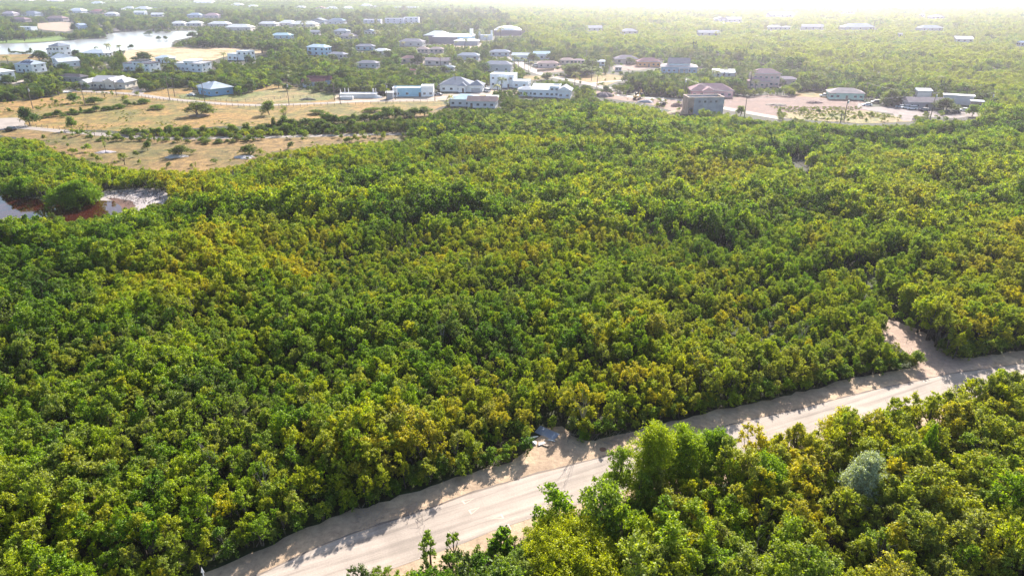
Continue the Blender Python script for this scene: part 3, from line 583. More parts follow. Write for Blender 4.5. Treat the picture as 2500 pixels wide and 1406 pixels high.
# middle distance, label / handle / px / base / width / wall / roof / kind / h
MIDH = [
 ('light blue two-storey house with a pale hipped roof among dark trees', 'the light blue two-storey house', 781, 137, 60, -25, (.45, .66, .80), (.62, .74, .82), 'hip', 6.4),
 ('grey roof just below the light blue two-storey house', 'the grey roof by the blue two-storey house', 826, 144, 50, -20, (.5, .5, .5), (.36, .37, .42), 'hip', 3),
 ('small light blue bungalow with a turquoise roof left of a palm clump', 'the turquoise bungalow', 690, 96, 50, -5, (.48, .70, .78), (.48, .66, .72), 'hip', 3.6),
 ('small grey gabled house right of the big palm clump', 'the small grey gabled house', 769, 87, 26, 0, (.5, .5, .52), (.42, .44, .48), 'gx', 3.6),
 ('blue-grey hipped house behind the brown roofed row', 'the blue-grey hipped house', 836, 86, 38, -10, (.6, .62, .64), (.45, .50, .56), 'hip', 4),
 ('long grey-brown roof below the blue-grey hipped house', 'the long grey-brown roof', 852, 97, 42, -12, (.58, .54, .5), (.38, .34, .35), 'hip', 3.4),
 ('small white gabled cottage with a blue roof above the palms', 'the small blue roofed cottage', 904, 85, 26, 0, (.66, .68, .7), (.42, .50, .58), 'gy', 3.6),
 ('blue bungalow with a slate roof behind garden palms', 'the slate roofed blue bungalow', 893, 124, 46, -5, (.42, .58, .68), (.32, .33, .38), 'hip', 3.4),
 ('low house with a bright white hipped roof in the middle trees', 'the bright white roofed low house', 933, 135, 40, -8, (.62, .60, .56), (.85, .84, .82), 'hip', 3),
 ('grey house with a broad dark grey hipped roof in front of trees', 'the broad grey hipped roof', 900, 167, 54, -12, (.56, .58, .60), (.34, .33, .36), 'hip', 3.2),
 ('large grey roofed house with a white skylight', 'the grey house with a skylight', 1007, 114, 62, -10, (.55, .54, .54), (.36, .34, .37), 'hip', 4),
 ('left of two small brown roofed cottages', 'the left brown cottage', 1033, 130, 28, 0, (.5, .42, .38), (.42, .33, .32), 'hip', 3),
 ('right of two small brown roofed cottages', 'the right brown cottage', 1066, 130, 32, 0, (.5, .42, .38), (.44, .35, .33), 'hip', 3),
 ('red-brown hipped bungalow in the middle trees', 'the red-brown bungalow', 1008, 155, 56, -4, (.60, .46, .40), (.42, .25, .23), 'hip', 3.2),
 ('long low pinkish house joined to the right of the red-brown bungalow', 'the long pinkish house', 1070, 160, 60, -5, (.52, .48, .46), (.42, .34, .34), 'gx', 3),
 ('blue-grey roofed house left of the white modern house', 'the blue-grey roof near the modern house', 1144, 148, 56, -8, (.52, .56, .6), (.42, .46, .52), 'hip', 3.4),
 ('small slate hip roof peeking out above the middle bushes', 'the small slate roof in the bushes', 1094, 176, 32, -5, (.5, .52, .54), (.38, .42, .46), 'hip', 2.8),
 ('maroon shed hidden in the bushes of the middle', 'the maroon shed', 1004, 183, 20, -5, (.26, .10, .11), (.22, .09, .09), 'gx', 2.6),
 ('large grey hipped house just behind the white modern house', 'the large grey house behind the modern one', 1216, 176, 72, -10, (.56, .57, .58), (.36, .37, .42), 'hip', 4.5),
 ('blue-grey hipped bungalow right of the white canopy', 'the blue-grey bungalow by the canopy', 1221, 138, 48, -5, (.55, .58, .60), (.42, .46, .52), 'hip', 3.2),
 ('pair of joined white gables beside the bright lane', 'the white gables beside the lane', 1276, 150, 52, -12, (.72, .74, .76), (.74, .76, .78), 'gx', 4),
 ('white house with a pale blue gabled roof between round trees', 'the pale blue gabled house', 1322, 146, 38, 0, (.64, .70, .74), (.55, .68, .76), 'gx', 4),
 ('pinkish bungalow with a tan roof beside the bright lane', 'the tan roofed bungalow by the lane', 1337, 166, 48, 0, (.66, .56, .54), (.50, .36, .32), 'hip', 2.9),
 ('small tan roofed cottage right of the tan bungalow', 'the small tan cottage', 1384, 158, 34, 0, (.6, .5, .44), (.50, .37, .32), 'hip', 2.8),
 ('tiny pink hipped cottage near the utility pole', 'the tiny pink cottage', 1413, 158, 26, 0, (.62, .48, .46), (.50, .38, .37), 'hip', 2.6),
 ('tiny pale blue hut right of the hanging power lines', 'the tiny pale blue hut', 1465, 161, 22, 0, (.42, .52, .60), (.5, .54, .58), 'slant', 2.6),
 ('small pale hut at the edge of the side clearing', 'the small pale hut', 1509, 175, 15, 0, (.56, .52, .52), (.5, .46, .46), 'slant', 2.6),
 # across the lagoon and beyond
 ('white modern house on the far bank of the lagoon', 'the white house on the far bank', 66, 79, 48, -10, WH, (.7, .72, .74), 'flat', 5.5),
 ('plum roofed house above the white house on the far bank', 'the plum roofed house', 52, 57, 46, -10, (.46, .36, .36), (.32, .22, .24), 'hip', 5),
 ('brown roofed house on the cleared lot beyond the lagoon', 'the brown roofed house on the cleared lot', 141, 53, 50, -8, (.5, .42, .40), (.34, .24, .23), 'hip', 4.5),
 ('blue gabled house with a red end wall near the lagoon point', 'the blue and red gabled house', 199, 73, 32, -30, (.5, .6, .74), (.34, .42, .56), 'gy', 5),
 ('pale pink house at the far left above the lagoon', 'the pale pink house far left', 26, 40, 36, -5, (.66, .56, .56), (.52, .46, .50), 'hip', 4),
 ('white and dark roofed house behind the plum roofed one', 'the white and dark house', 80, 41, 44, -10, WH, (.25, .30, .36), 'hip', 4.5),
 ('white clustered house with pale roofs in the far left town', 'the white clustered house', 192, 34, 44, -10, WH, (.72, .76, .80), 'hip', 5),
 ('house with a brick red hipped roof in the far left town', 'the brick red roof far left', 241, 35, 32, 0, (.56, .36, .32), (.50, .22, .20), 'hip', 4.5),
 ('first white villa right of the brick red roof', 'the first far white villa', 286, 30, 36, -5, WH, (.76, .78, .80), 'flat', 5.5),
 ('second white villa right of the brick red roof', 'the second far white villa', 318, 27, 26, -5, WH, (.76, .78, .80), 'hip', 5),
 ('third white villa, widest of the far white group', 'the third far white villa', 352, 30, 40, -5, WH, (.76, .78, .80), 'hip', 5.5),
 ('fourth white villa at the right end of the far group', 'the fourth far white villa', 378, 25, 30, -5, WH, (.76, .78, .80), 'flat', 5),
 ('low house with a white roof below the far white villas', 'the low white roof', 274, 39, 28, 0, (.5, .54, .58), (.82, .82, .82), 'hip', 3),
 ('pale blue fronted house below the far white villas', 'the pale blue fronted house', 344, 37, 26, 0, (.55, .68, .74), (.8, .8, .8), 'gx', 4),
 ('small white roofed house left of the blue roofs', 'the small white roof', 387, 41, 28, 0, (.5, .52, .54), (.8, .8, .78), 'gx', 3),
 ('house with a soft blue roof beyond the lagoon', 'the soft blue roof', 478, 44, 34, 0, (.55, .62, .68), (.42, .52, .64), 'hip', 4),
 ('house with a dusty pink roof beyond the lagoon', 'the dusty pink roof', 520, 45, 36, 0, (.6, .52, .52), (.54, .38, .40), 'hip', 4),
 ('first long white roof at the right shore of the lagoon', 'the first long white roof', 438, 64, 36, 0, (.56, .55, .54), (.84, .83, .82), 'hip', 3),
 ('second long white roof at the right shore of the lagoon', 'the second long white roof', 478, 64, 36, 0, (.56, .55, .54), (.84, .83, .82), 'hip', 3.2),
 ('third and broad white roof behind the lagoon shrubs', 'the third long white roof', 538, 66, 52, -4, (.58, .54, .52), (.85, .83, .80), 'hip', 3.5),
 ('cream walled long house with a white roof right of the lagoon', 'the cream walled long house', 588, 76, 64, -4, (.62, .55, .50), (.86, .84, .80), 'hip', 4),
 ('white roofed house left of two joined white roofs', 'the left white roofed house', 656, 66, 48, -4, (.62, .57, .54), (.86, .84, .82), 'hip', 3.6),
 ('middle house of three joined white roofs', 'the middle white roofed house', 704, 64, 42, -4, (.62, .57, .54), (.86, .84, .82), 'hip', 3.8),
 ('lowest white roof with cream walls beside the meadow', 'the lowest white roof by the meadow', 744, 66, 66, -4, (.66, .56, .50), (.86, .82, .78), 'hip', 3),
 ('blue-grey gabled house behind the white roofs', 'the blue-grey gabled house', 780, 60, 38, -8, (.5, .54, .6), (.30, .35, .44), 'gy', 5),
 ('house with a dark teal hipped roof and white tower', 'the dark teal roof', 824, 60, 44, -8, (.5, .54, .6), (.18, .27, .36), 'hip', 4.5),
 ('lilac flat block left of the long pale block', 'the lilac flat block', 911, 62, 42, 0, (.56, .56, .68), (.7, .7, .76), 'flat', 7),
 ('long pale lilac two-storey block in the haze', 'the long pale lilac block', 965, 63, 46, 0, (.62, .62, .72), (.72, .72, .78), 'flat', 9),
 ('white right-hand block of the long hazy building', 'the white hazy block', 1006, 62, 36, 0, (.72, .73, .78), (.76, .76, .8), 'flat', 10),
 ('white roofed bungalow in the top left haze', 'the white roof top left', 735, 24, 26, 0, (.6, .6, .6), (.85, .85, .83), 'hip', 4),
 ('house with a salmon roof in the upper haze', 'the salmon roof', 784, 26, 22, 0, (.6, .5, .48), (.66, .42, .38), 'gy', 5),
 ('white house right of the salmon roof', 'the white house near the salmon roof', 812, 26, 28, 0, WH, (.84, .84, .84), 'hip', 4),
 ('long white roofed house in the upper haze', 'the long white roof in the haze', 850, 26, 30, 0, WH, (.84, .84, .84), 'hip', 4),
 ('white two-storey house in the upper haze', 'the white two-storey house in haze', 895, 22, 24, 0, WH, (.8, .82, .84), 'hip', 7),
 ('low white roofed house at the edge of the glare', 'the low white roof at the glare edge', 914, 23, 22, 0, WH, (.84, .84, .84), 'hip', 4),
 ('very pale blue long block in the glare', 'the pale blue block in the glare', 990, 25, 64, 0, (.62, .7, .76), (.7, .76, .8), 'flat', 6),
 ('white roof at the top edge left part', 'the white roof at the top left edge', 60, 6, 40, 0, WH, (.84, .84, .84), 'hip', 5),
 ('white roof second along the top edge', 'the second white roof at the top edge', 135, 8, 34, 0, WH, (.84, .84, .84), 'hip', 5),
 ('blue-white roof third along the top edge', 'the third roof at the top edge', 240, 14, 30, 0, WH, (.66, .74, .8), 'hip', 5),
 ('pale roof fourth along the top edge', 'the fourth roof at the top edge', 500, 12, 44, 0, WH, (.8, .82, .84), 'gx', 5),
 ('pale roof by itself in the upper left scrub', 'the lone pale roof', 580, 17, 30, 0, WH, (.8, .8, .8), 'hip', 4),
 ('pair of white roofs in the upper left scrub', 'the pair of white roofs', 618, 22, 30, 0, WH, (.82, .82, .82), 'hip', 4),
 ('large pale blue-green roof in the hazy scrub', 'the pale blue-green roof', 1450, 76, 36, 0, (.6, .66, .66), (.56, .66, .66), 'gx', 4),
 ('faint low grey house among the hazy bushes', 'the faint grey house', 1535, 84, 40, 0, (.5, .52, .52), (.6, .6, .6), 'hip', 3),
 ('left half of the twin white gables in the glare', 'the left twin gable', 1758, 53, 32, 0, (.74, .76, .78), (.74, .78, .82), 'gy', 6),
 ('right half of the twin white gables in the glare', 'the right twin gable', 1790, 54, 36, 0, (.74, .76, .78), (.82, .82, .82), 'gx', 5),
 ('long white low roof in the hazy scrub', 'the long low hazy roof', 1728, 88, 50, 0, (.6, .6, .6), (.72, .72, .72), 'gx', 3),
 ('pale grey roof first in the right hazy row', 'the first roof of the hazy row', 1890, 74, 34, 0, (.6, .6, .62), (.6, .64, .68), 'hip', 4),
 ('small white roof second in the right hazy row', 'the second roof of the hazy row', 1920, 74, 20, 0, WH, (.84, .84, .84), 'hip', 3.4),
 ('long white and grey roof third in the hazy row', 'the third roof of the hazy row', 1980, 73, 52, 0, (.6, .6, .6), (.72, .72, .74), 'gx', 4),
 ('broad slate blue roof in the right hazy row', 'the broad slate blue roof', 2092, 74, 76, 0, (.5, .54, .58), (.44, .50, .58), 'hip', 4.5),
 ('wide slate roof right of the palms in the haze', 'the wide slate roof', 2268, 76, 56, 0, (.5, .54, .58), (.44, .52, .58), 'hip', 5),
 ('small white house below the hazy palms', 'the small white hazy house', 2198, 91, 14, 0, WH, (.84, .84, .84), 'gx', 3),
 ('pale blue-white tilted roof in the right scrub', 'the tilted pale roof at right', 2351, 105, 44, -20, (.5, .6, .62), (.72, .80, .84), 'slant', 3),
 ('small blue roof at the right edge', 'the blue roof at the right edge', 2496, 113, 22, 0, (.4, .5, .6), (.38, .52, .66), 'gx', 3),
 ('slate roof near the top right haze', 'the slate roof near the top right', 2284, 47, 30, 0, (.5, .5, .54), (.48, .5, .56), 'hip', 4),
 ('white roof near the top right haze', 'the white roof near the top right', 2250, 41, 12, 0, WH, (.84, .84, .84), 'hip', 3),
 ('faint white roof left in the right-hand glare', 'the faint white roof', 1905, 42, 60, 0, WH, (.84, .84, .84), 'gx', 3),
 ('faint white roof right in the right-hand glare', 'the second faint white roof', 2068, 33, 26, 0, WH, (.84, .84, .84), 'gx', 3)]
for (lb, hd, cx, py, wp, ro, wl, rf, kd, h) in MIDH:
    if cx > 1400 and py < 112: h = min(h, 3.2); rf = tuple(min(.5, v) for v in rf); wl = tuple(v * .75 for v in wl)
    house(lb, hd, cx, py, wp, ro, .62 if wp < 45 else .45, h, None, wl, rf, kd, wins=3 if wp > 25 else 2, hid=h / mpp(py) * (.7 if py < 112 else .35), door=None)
# hall with white roofs
house('large hall with bright white roofs, dark walls and a blue side', 'the large white roofed hall', 1098, 108, 132, -14, .42, 6, [(0, .5, .2, 1, 7, 'hip', 4, (.16, .16, .2)), (.22, .72, 0, .8, 6, 'hip', 3.2, (.16, .16, .2)), (.6, 1, .1, .8, 6.5, 'slant', 1.5, (.38, .62, .80)), (.93, .98, .5, .7, 13, 'flat')], WH, (.88, .88, .88), hid=2, wins=0, name='hall', cat='hall', door=None)
house('white canopy building in front of the large hall', 'the white canopy', 1140, 112, 62, -8, .5, 4, [(0, 1, 0, 1, 4, 'hip', 1.8)], (.30, .32, .36), (.84, .84, .84), hid=2, wins=0, name='canopy_building', cat='canopy', door=None)
house('round white domed roof with a dark wall right of the hall', 'the white domed roof', 1240, 87, 66, 0, .9, 5.5, [(0, 1, 0, 1, 5.5, 'dome', 4)], (.14, .13, .16), (.88, .88, .88), hid=2, wins=0, name='domed_hall', cat='hall', door=None)
house('white gatehouse with two slim towers beside the domed roof', 'the white gatehouse', 1186, 98, 34, 0, .5, 5, [(0, 1, 0, 1, 4.5, 'flat'), (0, .12, .2, .5, 10, 'flat'), (.86, 1, .2, .5, 9, 'flat')], WH, (.8, .8, .8), hid=1, wins=0, name='gatehouse', cat='gatehouse', door=None)

# ------------------------------------------------------------------ vehicles
CARS = {}
def car_meshes(col, kind):
    k = (col, kind)
    if k in CARS: return CARS[k]
    L, Wc = (4.6, 1.85) if kind != 'pickup' else (5.2, 1.9); H = {'car': 1.45, 'van': 1.95, 'suv': 1.75, 'pickup': 1.75}[kind]
    pb = paint(col, .3, .02); dk = paint((.02, .02, .02), .6); b = MB(); w = Wc / 2; hb = .95 if kind != 'car' else .85
    b.prism([(-L/2, .35), (-L/2 + .1, .28), (L/2 - .1, .28), (L/2, .38), (L/2 - .02, hb - .12), (L/2 - .35, hb), (-L/2 + .1, hb), (-L/2, hb - .15)], -w, w)
    body = b.mesh('body', pb)
    g = MB(); f0, f1, r0, r1 = {'car': (1.2, .45, -1.75, -1.2), 'van': (1.9, 1.3, -2.2, -2.05), 'suv': (1.3, .6, -2.15, -1.9), 'pickup': (1.3, .7, -.5, -.35)}[kind]
    y = w - .06; yt = w - .2
    g.add([(-y, r0, hb + .002), (y, r0, hb + .002), (y, f0, hb + .002), (-y, f0, hb + .002), (-yt, r1, H - .08), (yt, r1, H - .08), (yt, f1, H - .08), (-yt, f1, H - .08)], [(3, 2, 1, 0), (4, 5, 6, 7), (0, 1, 5, 4), (1, 2, 6, 5), (2, 3, 7, 6), (3, 0, 4, 7)])
    glass = g.mesh('windows', GLASS); rf = MB().box(-yt - .03, yt + .03, r1 - .04, f1 + .04, H - .078, H).mesh('roof', pb)
    wh = MB(); wh.tube((-.11, 0, 0), (.11, 0, 0), .33, .33, 16); wm = wh.mesh('wheel', dk); hl = MB().box(-.2, .2, 0, .05, -.09, .09).mesh('headlight', paint((.8, .8, .75), .2))
    CARS[k] = (body, glass, rf, wm, hl, L, w); return CARS[k]
def car(label, px, py, col, kind, rot, name='parked_car', cat='car'):
    body, glass, rf, wm, hl, L, w = car_meshes(col, kind); x, y, _ = G(px, py); root = empty(name, (x, y, .07), R(rot)); tag(root, label, cat, 'vehicles parked among the houses')
    for n, m in (('body', body), ('windows', glass), ('roof', rf)): o = link(bpy.data.objects.new(n, m)); o.parent = root
    for sx in (-1, 1):
        for sy in (-1, 1): o = link(bpy.data.objects.new('wheel', wm)); o.parent = root; o.location = (sx * (w - .08), sy * L * .3, .33)
        o = link(bpy.data.objects.new('headlight', hl)); o.parent = root; o.location = (sx * (w - .35), L / 2 - .02, .65)
    X, Y = P(x, y, 0); mask_poly([(X - 12, Y - 10), (X + 12, Y - 10), (X + 12, Y + 2), (X - 12, Y + 2)])
car('pale blue car parked on the gravel apron, leftmost there', 2116, 259, (.42, .50, .60), 'car', 80)
car('dark car half under shrubs behind the pale blue car', 2138, 253, (.10, .07, .07), 'suv', 80)
car('silver grey car, first in the row before the grey roofed bungalow', 2198, 264, (.30, .33, .38), 'car', 60)
car('small white car in the middle of the parked row', 2212, 266, (.8, .8, .8), 'suv', 70)
car('large white car just right of the small white one', 2226, 268, (.82, .82, .84), 'suv', 78)
car('dark jeep right of the white cars', 2255, 273, (.06, .05, .07), 'suv', 30)
car('black pickup truck in the shade of the right shrubs', 2313, 278, (.03, .03, .04), 'pickup', 82, 'pickup_truck', 'pickup')
car('black car right of the black pickup in the shade', 2330, 277, (.05, .04, .05), 'car', 82)
car('white car beside the small container hut', 2352, 272, (.75, .75, .78), 'car', 75)
car('white car at the left end of the pale green bungalow', 2012, 237, (.75, .72, .70), 'suv', 75)
car('light grey car parked beside the sky blue bungalow', 467, 235, (.55, .62, .64), 'car', 78)
car('white van in front of the grey garage door', 1189, 225, (.82, .82, .82), 'van', 40, 'parked_van', 'van')
car('dark blue car beside the flat roofed light blue house', 1070, 234, (.05, .07, .12), 'car', 75)
car('pale van on the bright lane beside the tan roofed bungalow', 1308, 163, (.75, .74, .72), 'van', 80, 'parked_van', 'van')
car('white car left of the blue porch house', 1607, 160, (.75, .74, .74), 'suv', 40)
car('dark red car on the vacant lot at far left', 76, 143, (.35, .07, .05), 'car', 85)
car('black tractor-like car at the turning circle on the left', 27, 320, (.03, .02, .02), 'suv', 70)
def digger():
    x, y, _ = G(1555, 243); root = empty('excavator', (x, y, .05), R(60)); tag(root, 'yellow excavator with its arm raised in the building yard', 'excavator')
    Y = paint((.62, .38, .10), .4); K = paint((.04, .04, .04), .6)
    for s in (-1, 1): MB().box(-2, 2, s * 1.3 - .35, s * 1.3 + .35, 0, .9).build('track', K, root, bevel=.12)
    MB().box(-2.2, 1.6, -1.4, 1.4, 1.1, 2.1).build('body', Y, root, bevel=.1); MB().box(.2, 1.7, .2, 1.35, 2.12, 3.3).build('cab', GLASS, root, bevel=.08); MB().tube((0, 0, .85), (0, 0, 1.12), .8).build('turntable', K, root)
    MB().tube((1.2, -.4, 2.0), (4.4, -.4, 4.6), .28, .22).build('boom', Y, root); MB().tube((4.3, -.4, 4.6), (6.0, -.4, 2.4), .22, .16).build('arm', Y, root); MB().prism([(-.9, 2.4), (0.1, 2.4), (-.1, 1.5), (-.7, 1.5)], 5.6, 6.6).build('bucket', K, root)
    mask_poly([(1540, 222), (1574, 222), (1574, 242), (1540, 242)])
digger()
def tractor():
    x, y, _ = G(1614, 259); root = empty('tractor', (x, y, .05), R(200)); tag(root, 'small black tractor standing on the bare building yard', 'tractor'); K = paint((.03, .03, .035), .5)
    for sx, r in ((-1, .95), (1.5, .55)):
        for s in (-1, 1): MB().tube((sx, s * .75, r), (sx, s * 1.2, r), r, r, 20).build('wheel', K, root)
    MB().box(-.2, 2.1, -.4, .4, .8, 1.5).build('bonnet', paint((.12, .12, .12)), root, bevel=.06); MB().box(-1.5, -.25, -.65, .65, 1.0, 1.4).build('body', K, root, bevel=.05)
    MB().box(-1.5, .0, -.7, .7, 2.55, 2.65).build('roof', paint((.35, .35, .38)), root); f = MB()
    for a in (-1.45, -.1):
        for s in (-.62, .62): f.box(a - .04, a + .04, s - .04, s + .04, 1.4, 2.549)
    f.build('roof_frame', K, root)
    mask_poly([(1604, 244), (1626, 244), (1626, 260), (1604, 260)])
tractor()
def heap(px, py, r, h, mat, label, name='dirt_mound', cat='mound'):
    bm = bmesh.new(); bmesh.ops.create_icosphere(bm, subdivisions=4, radius=1); rr = random.Random(px)
    ph = [rr.uniform(0, 6) for _ in range(6)]
    for v in bm.verts:
        a = math.atan2(v.co.y, v.co.x); f = 1 + .18 * math.sin(3 * a + ph[0]) + .1 * math.sin(7 * a + ph[1]) + rr.uniform(-.05, .05)
        v.co.x *= r * f; v.co.y *= r * f * .7; v.co.z = max(0, v.co.z) ** 1.5 * h * (1 + rr.uniform(-.12, .12))
    me = bpy.data.meshes.new(name); bm.to_mesh(me); bm.free(); me.materials.append(mat); o = link(bpy.data.objects.new(name, me)); o.location = G(px, py); return tag(o, label, cat)
heap(1652, 260, 3.2, 1.6, paint((.26, .16, .13), .95, .3), 'dark brown dirt mound on the building yard'); heap(1577, 250, 4, 1.2, paint((.32, .31, .33), .95, .3), 'grey gravel heap on the building yard')
heap(1474, 236, 5, 2.2, paint((.22, .17, .17), .95, .3), 'dark spoil heap at the left end of the building yard'); heap(922, 240, 2.4, 1.4, paint((.72, .7, .66), .95, .1), 'white sand heap beside the unfinished slab')
heap(1665, 276, 7, 1.2, SAND, 'pale sand bank left of the concrete shell'); heap(1897, 257, 5, .8, paint((.2, .16, .13), .95, .3), 'dark brush pile on the bare dirt lot'); heap(1985, 252, 4, 1.1, paint((.30, .19, .16), .95, .3), 'reddish soil heap right of the brush pile')
heap(430, 383, 3.6, .8, paint((.5, .45, .42), .95, .25), 'pale rock mound under the dark bush in the lower field'); heap(598, 385, 3.4, .7, paint((.5, .45, .42), .95, .25), 'pale rock mound at the right of the lower field'); heap(257, 372, 3.2, .5, paint((.36, .32, .33), .95, .25), 'greyish rubble mound under the thin tree')
heap(752, 244, 4, 1.0, paint((.16, .14, .10), .95, .3), 'brushwood pile on the lawn left of the unfinished slab'); heap(487, 283, 4.5, .7, paint((.28, .2, .15), .95, .3), 'earthy mound under the big field bush')

# ------------------------------------------------------------------ utility poles and cables
WOOD = paint((.15, .12, .10), .9, .2); POLE_TOPS = {}
_pm = {}
def pole(px, py, label, h=10.5, trans=False, pale=False, key=None):
    x, y, _ = G(px, py); root = empty('utility_pole', (x, y, 0), R(random.uniform(-20, 20))); tag(root, label, 'utility pole', 'wooden utility poles along the lanes')
    k = ('s', h)
    if k not in _pm:
        _pm[k] = MB().tube((0, 0, -.1), (0, 0, h), .19, .12, 10).mesh('shaft', WOOD); _pm['c', h] = MB().box(-1.1, 1.1, -.06, .06, h - .55, h - .42).mesh('crossarm', WOOD)
        _pm['i', h] = MB().tube((0, 0, 0), (0, 0, .22), .06, .04, 8).mesh('insulator', paint((.5, .5, .5), .3)); _pm['t', h] = MB().tube((.42, 0, h - 2.3), (.42, 0, h - 1.1), .32, .32, 14).mesh('transformer', paint((.45, .47, .48), .4))
    for n in (('s', 'shaft'), ('c', 'crossarm')) + ((('t', 'transformer'),) if trans else ()):
        o = link(bpy.data.objects.new(n[1], _pm[n[0], h])); o.parent = root
    for xx in (-.95, 0, .95): o = link(bpy.data.objects.new('insulator', _pm['i', h])); o.parent = root; o.location = (xx, 0, h - .42 if xx else h)
    if key: POLE_TOPS[key] = Vector((x, y, h - .25))
pole(81, 267, 'utility pole with a transformer in the left field', trans=True, key='a')
pole(209, 260, 'utility pole right of the round field bush', key='b', h=11.5)
pole(285, 234, 'utility pole in front of the cream gabled bungalow', 8, key='c')
pole(415, 246, 'tallest utility pole beside the dark hedge', 12, key='d'); pole(427, 237, 'utility pole just behind the tallest one', 9.5, key='e')
pole(501, 253, 'utility pole in front of the sky blue bungalow', 10.5, key='f')
pole(706, 257, 'utility pole on the lane left of the unfinished slab', 11, trans=True, key='g')
pole(817, 246, 'utility pole behind the white tank', 9, key='h'); pole(831, 255, 'dark utility pole in front of the white tank', 8, key='i')
pole(945, 251, 'utility pole in front of the small grey shed', 9.5, trans=True, key='j'); pole(966, 244, 'utility pole at the left corner of the light blue front', 7.5, key='k')
pole(1062, 247, 'utility pole at the right corner of the flat roofed house', 8.5, key='l'); pole(1112, 222, 'slim pole before the white bungalow with a garage', 9, key='m')
pole(1444, 198, 'tall utility pole in the dry roadside verge', 12, key='n'); pole(1533, 198, 'utility pole among the bright bushes right of the verge', 7, key='o'); pole(1291, 181, 'utility pole beside the bright pale lane', 9, trans=True, key='p')
pole(1431, 153, 'utility pole behind the tiny pink cottage', 9, key='q'); pole(1667, 256, 'leaning pale utility pole before the pink bungalow', 13, trans=True, key='r'); pole(1817, 287, 'dark utility pole right of the concrete shell', 9.5, key='s')
pole(2060, 297, 'utility pole with a crossarm before the yellow verge', 10, trans=True, key='t'); pole(2051, 302, 'short stub pole beside the crossarm pole', 4)
pole(2270, 294, 'pale utility pole in front of the parked cars', 12, trans=True, key='u'); pole(2407, 294, 'utility pole at the far right by the tree line', 12, trans=True, key='v'); pole(2110, 246, 'utility pole right of the pale green bungalow', 9, key='w'); pole(1930, 187, 'utility pole right of the tall pink house', 9, key='x')
CAB = paint((.22, .22, .23), .5, 0)
for a, b, l in (('a', 'b', 'the two left field poles'), ('b', 'c', 'the round bush pole and the cream bungalow'), ('c', 'd', 'the cream bungalow pole and the tallest pole'), ('d', 'f', 'the tallest pole and the blue bungalow pole'), ('f', 'g', 'the blue bungalow pole and the lane pole'),
                ('g', 'i', 'the lane pole and the tank pole'), ('i', 'j', 'the tank pole and the shed pole'), ('j', 'l', 'the shed pole and the flat roofed house pole'), ('l', 'm', 'the flat roofed house and the garage bungalow'), ('q', 'n', 'the pink cottage pole and the verge pole'),
                ('n', 'o', 'the verge pole and the bright bush pole'), ('r', 's', 'the leaning pole and the shell pole'), ('s', 't', 'the shell pole and the crossarm pole'), ('t', 'u', 'the crossarm pole and the parked cars pole'), ('w', 'u', 'the green bungalow pole and the parked cars pole'), ('u', 'v', 'the parked cars pole and the far right pole')):
    A, Bq = POLE_TOPS[a], POLE_TOPS[b]; root = empty('power_cable', tuple(A)); tag(root, 'sagging overhead cables between ' + l, 'cable', 'overhead cables between the utility poles')
    d = Bq - A; n = Vector((-d.y, d.x, 0)).normalized()
    for s in (-.8, 0, .8):
        m = MB(); prev = n * s
        for k in range(1, 11):
            t = k / 10; q = d * t + n * s; q.z -= 4 * t * (1 - t) * d.length * .022; m.tube(prev, q, .016, n=4); prev = q
        m.build('wire', CAB, root)
def fence_line(pix, label, step=3.2):
    p = [Vector(G(*q)[:2]) for q in pix]; root = empty('wire_fence', (p[0].x, p[0].y, 0)); tag(root, label, 'fence'); posts = MB(); w = MB(); acc = []
    for a, b in zip(p, p[1:]):
        L = (b - a).length; n = max(1, int(L / step))
        acc += [a.lerp(b, k / n) for k in range(n)]
    acc = [q - p[0] for q in acc]
    for q in acc: posts.box(q.x - .07, q.x + .07, q.y - .07, q.y + .07, 0, 1.4 + random.uniform(-.15, .15))
    for a, b in zip(acc, acc[1:]):
        for z in (.5, .9, 1.25): w.tube((a.x, a.y, z), (b.x, b.y, z), .012, n=3)
    o = posts.build('fence_posts', paint((.14, .11, .09), .9), root); o['kind'] = 'stuff'; o = w.build('fence_wire', CAB, root); o['kind'] = 'stuff'
fence_line([(150, 228), (262, 233), (330, 236), (400, 247), (470, 254), (540, 260), (625, 264), (700, 262), (850, 257), (960, 253), (1060, 249)], 'wire fence of thin posts along the upper edge of the pasture')
fence_line([(62, 309), (160, 319), (250, 325), (350, 333), (430, 335)], 'wire fence of thin posts along the lower lane'); fence_line([(440, 240), (500, 246), (580, 250), (640, 246), (700, 240), (800, 240)], 'wire fence around the green lawn of the sky blue bungalow')
fence_line([(160, 327), (250, 334), (350, 341), (480, 344)], 'wire fence of thin posts on the near side of the lower lane')

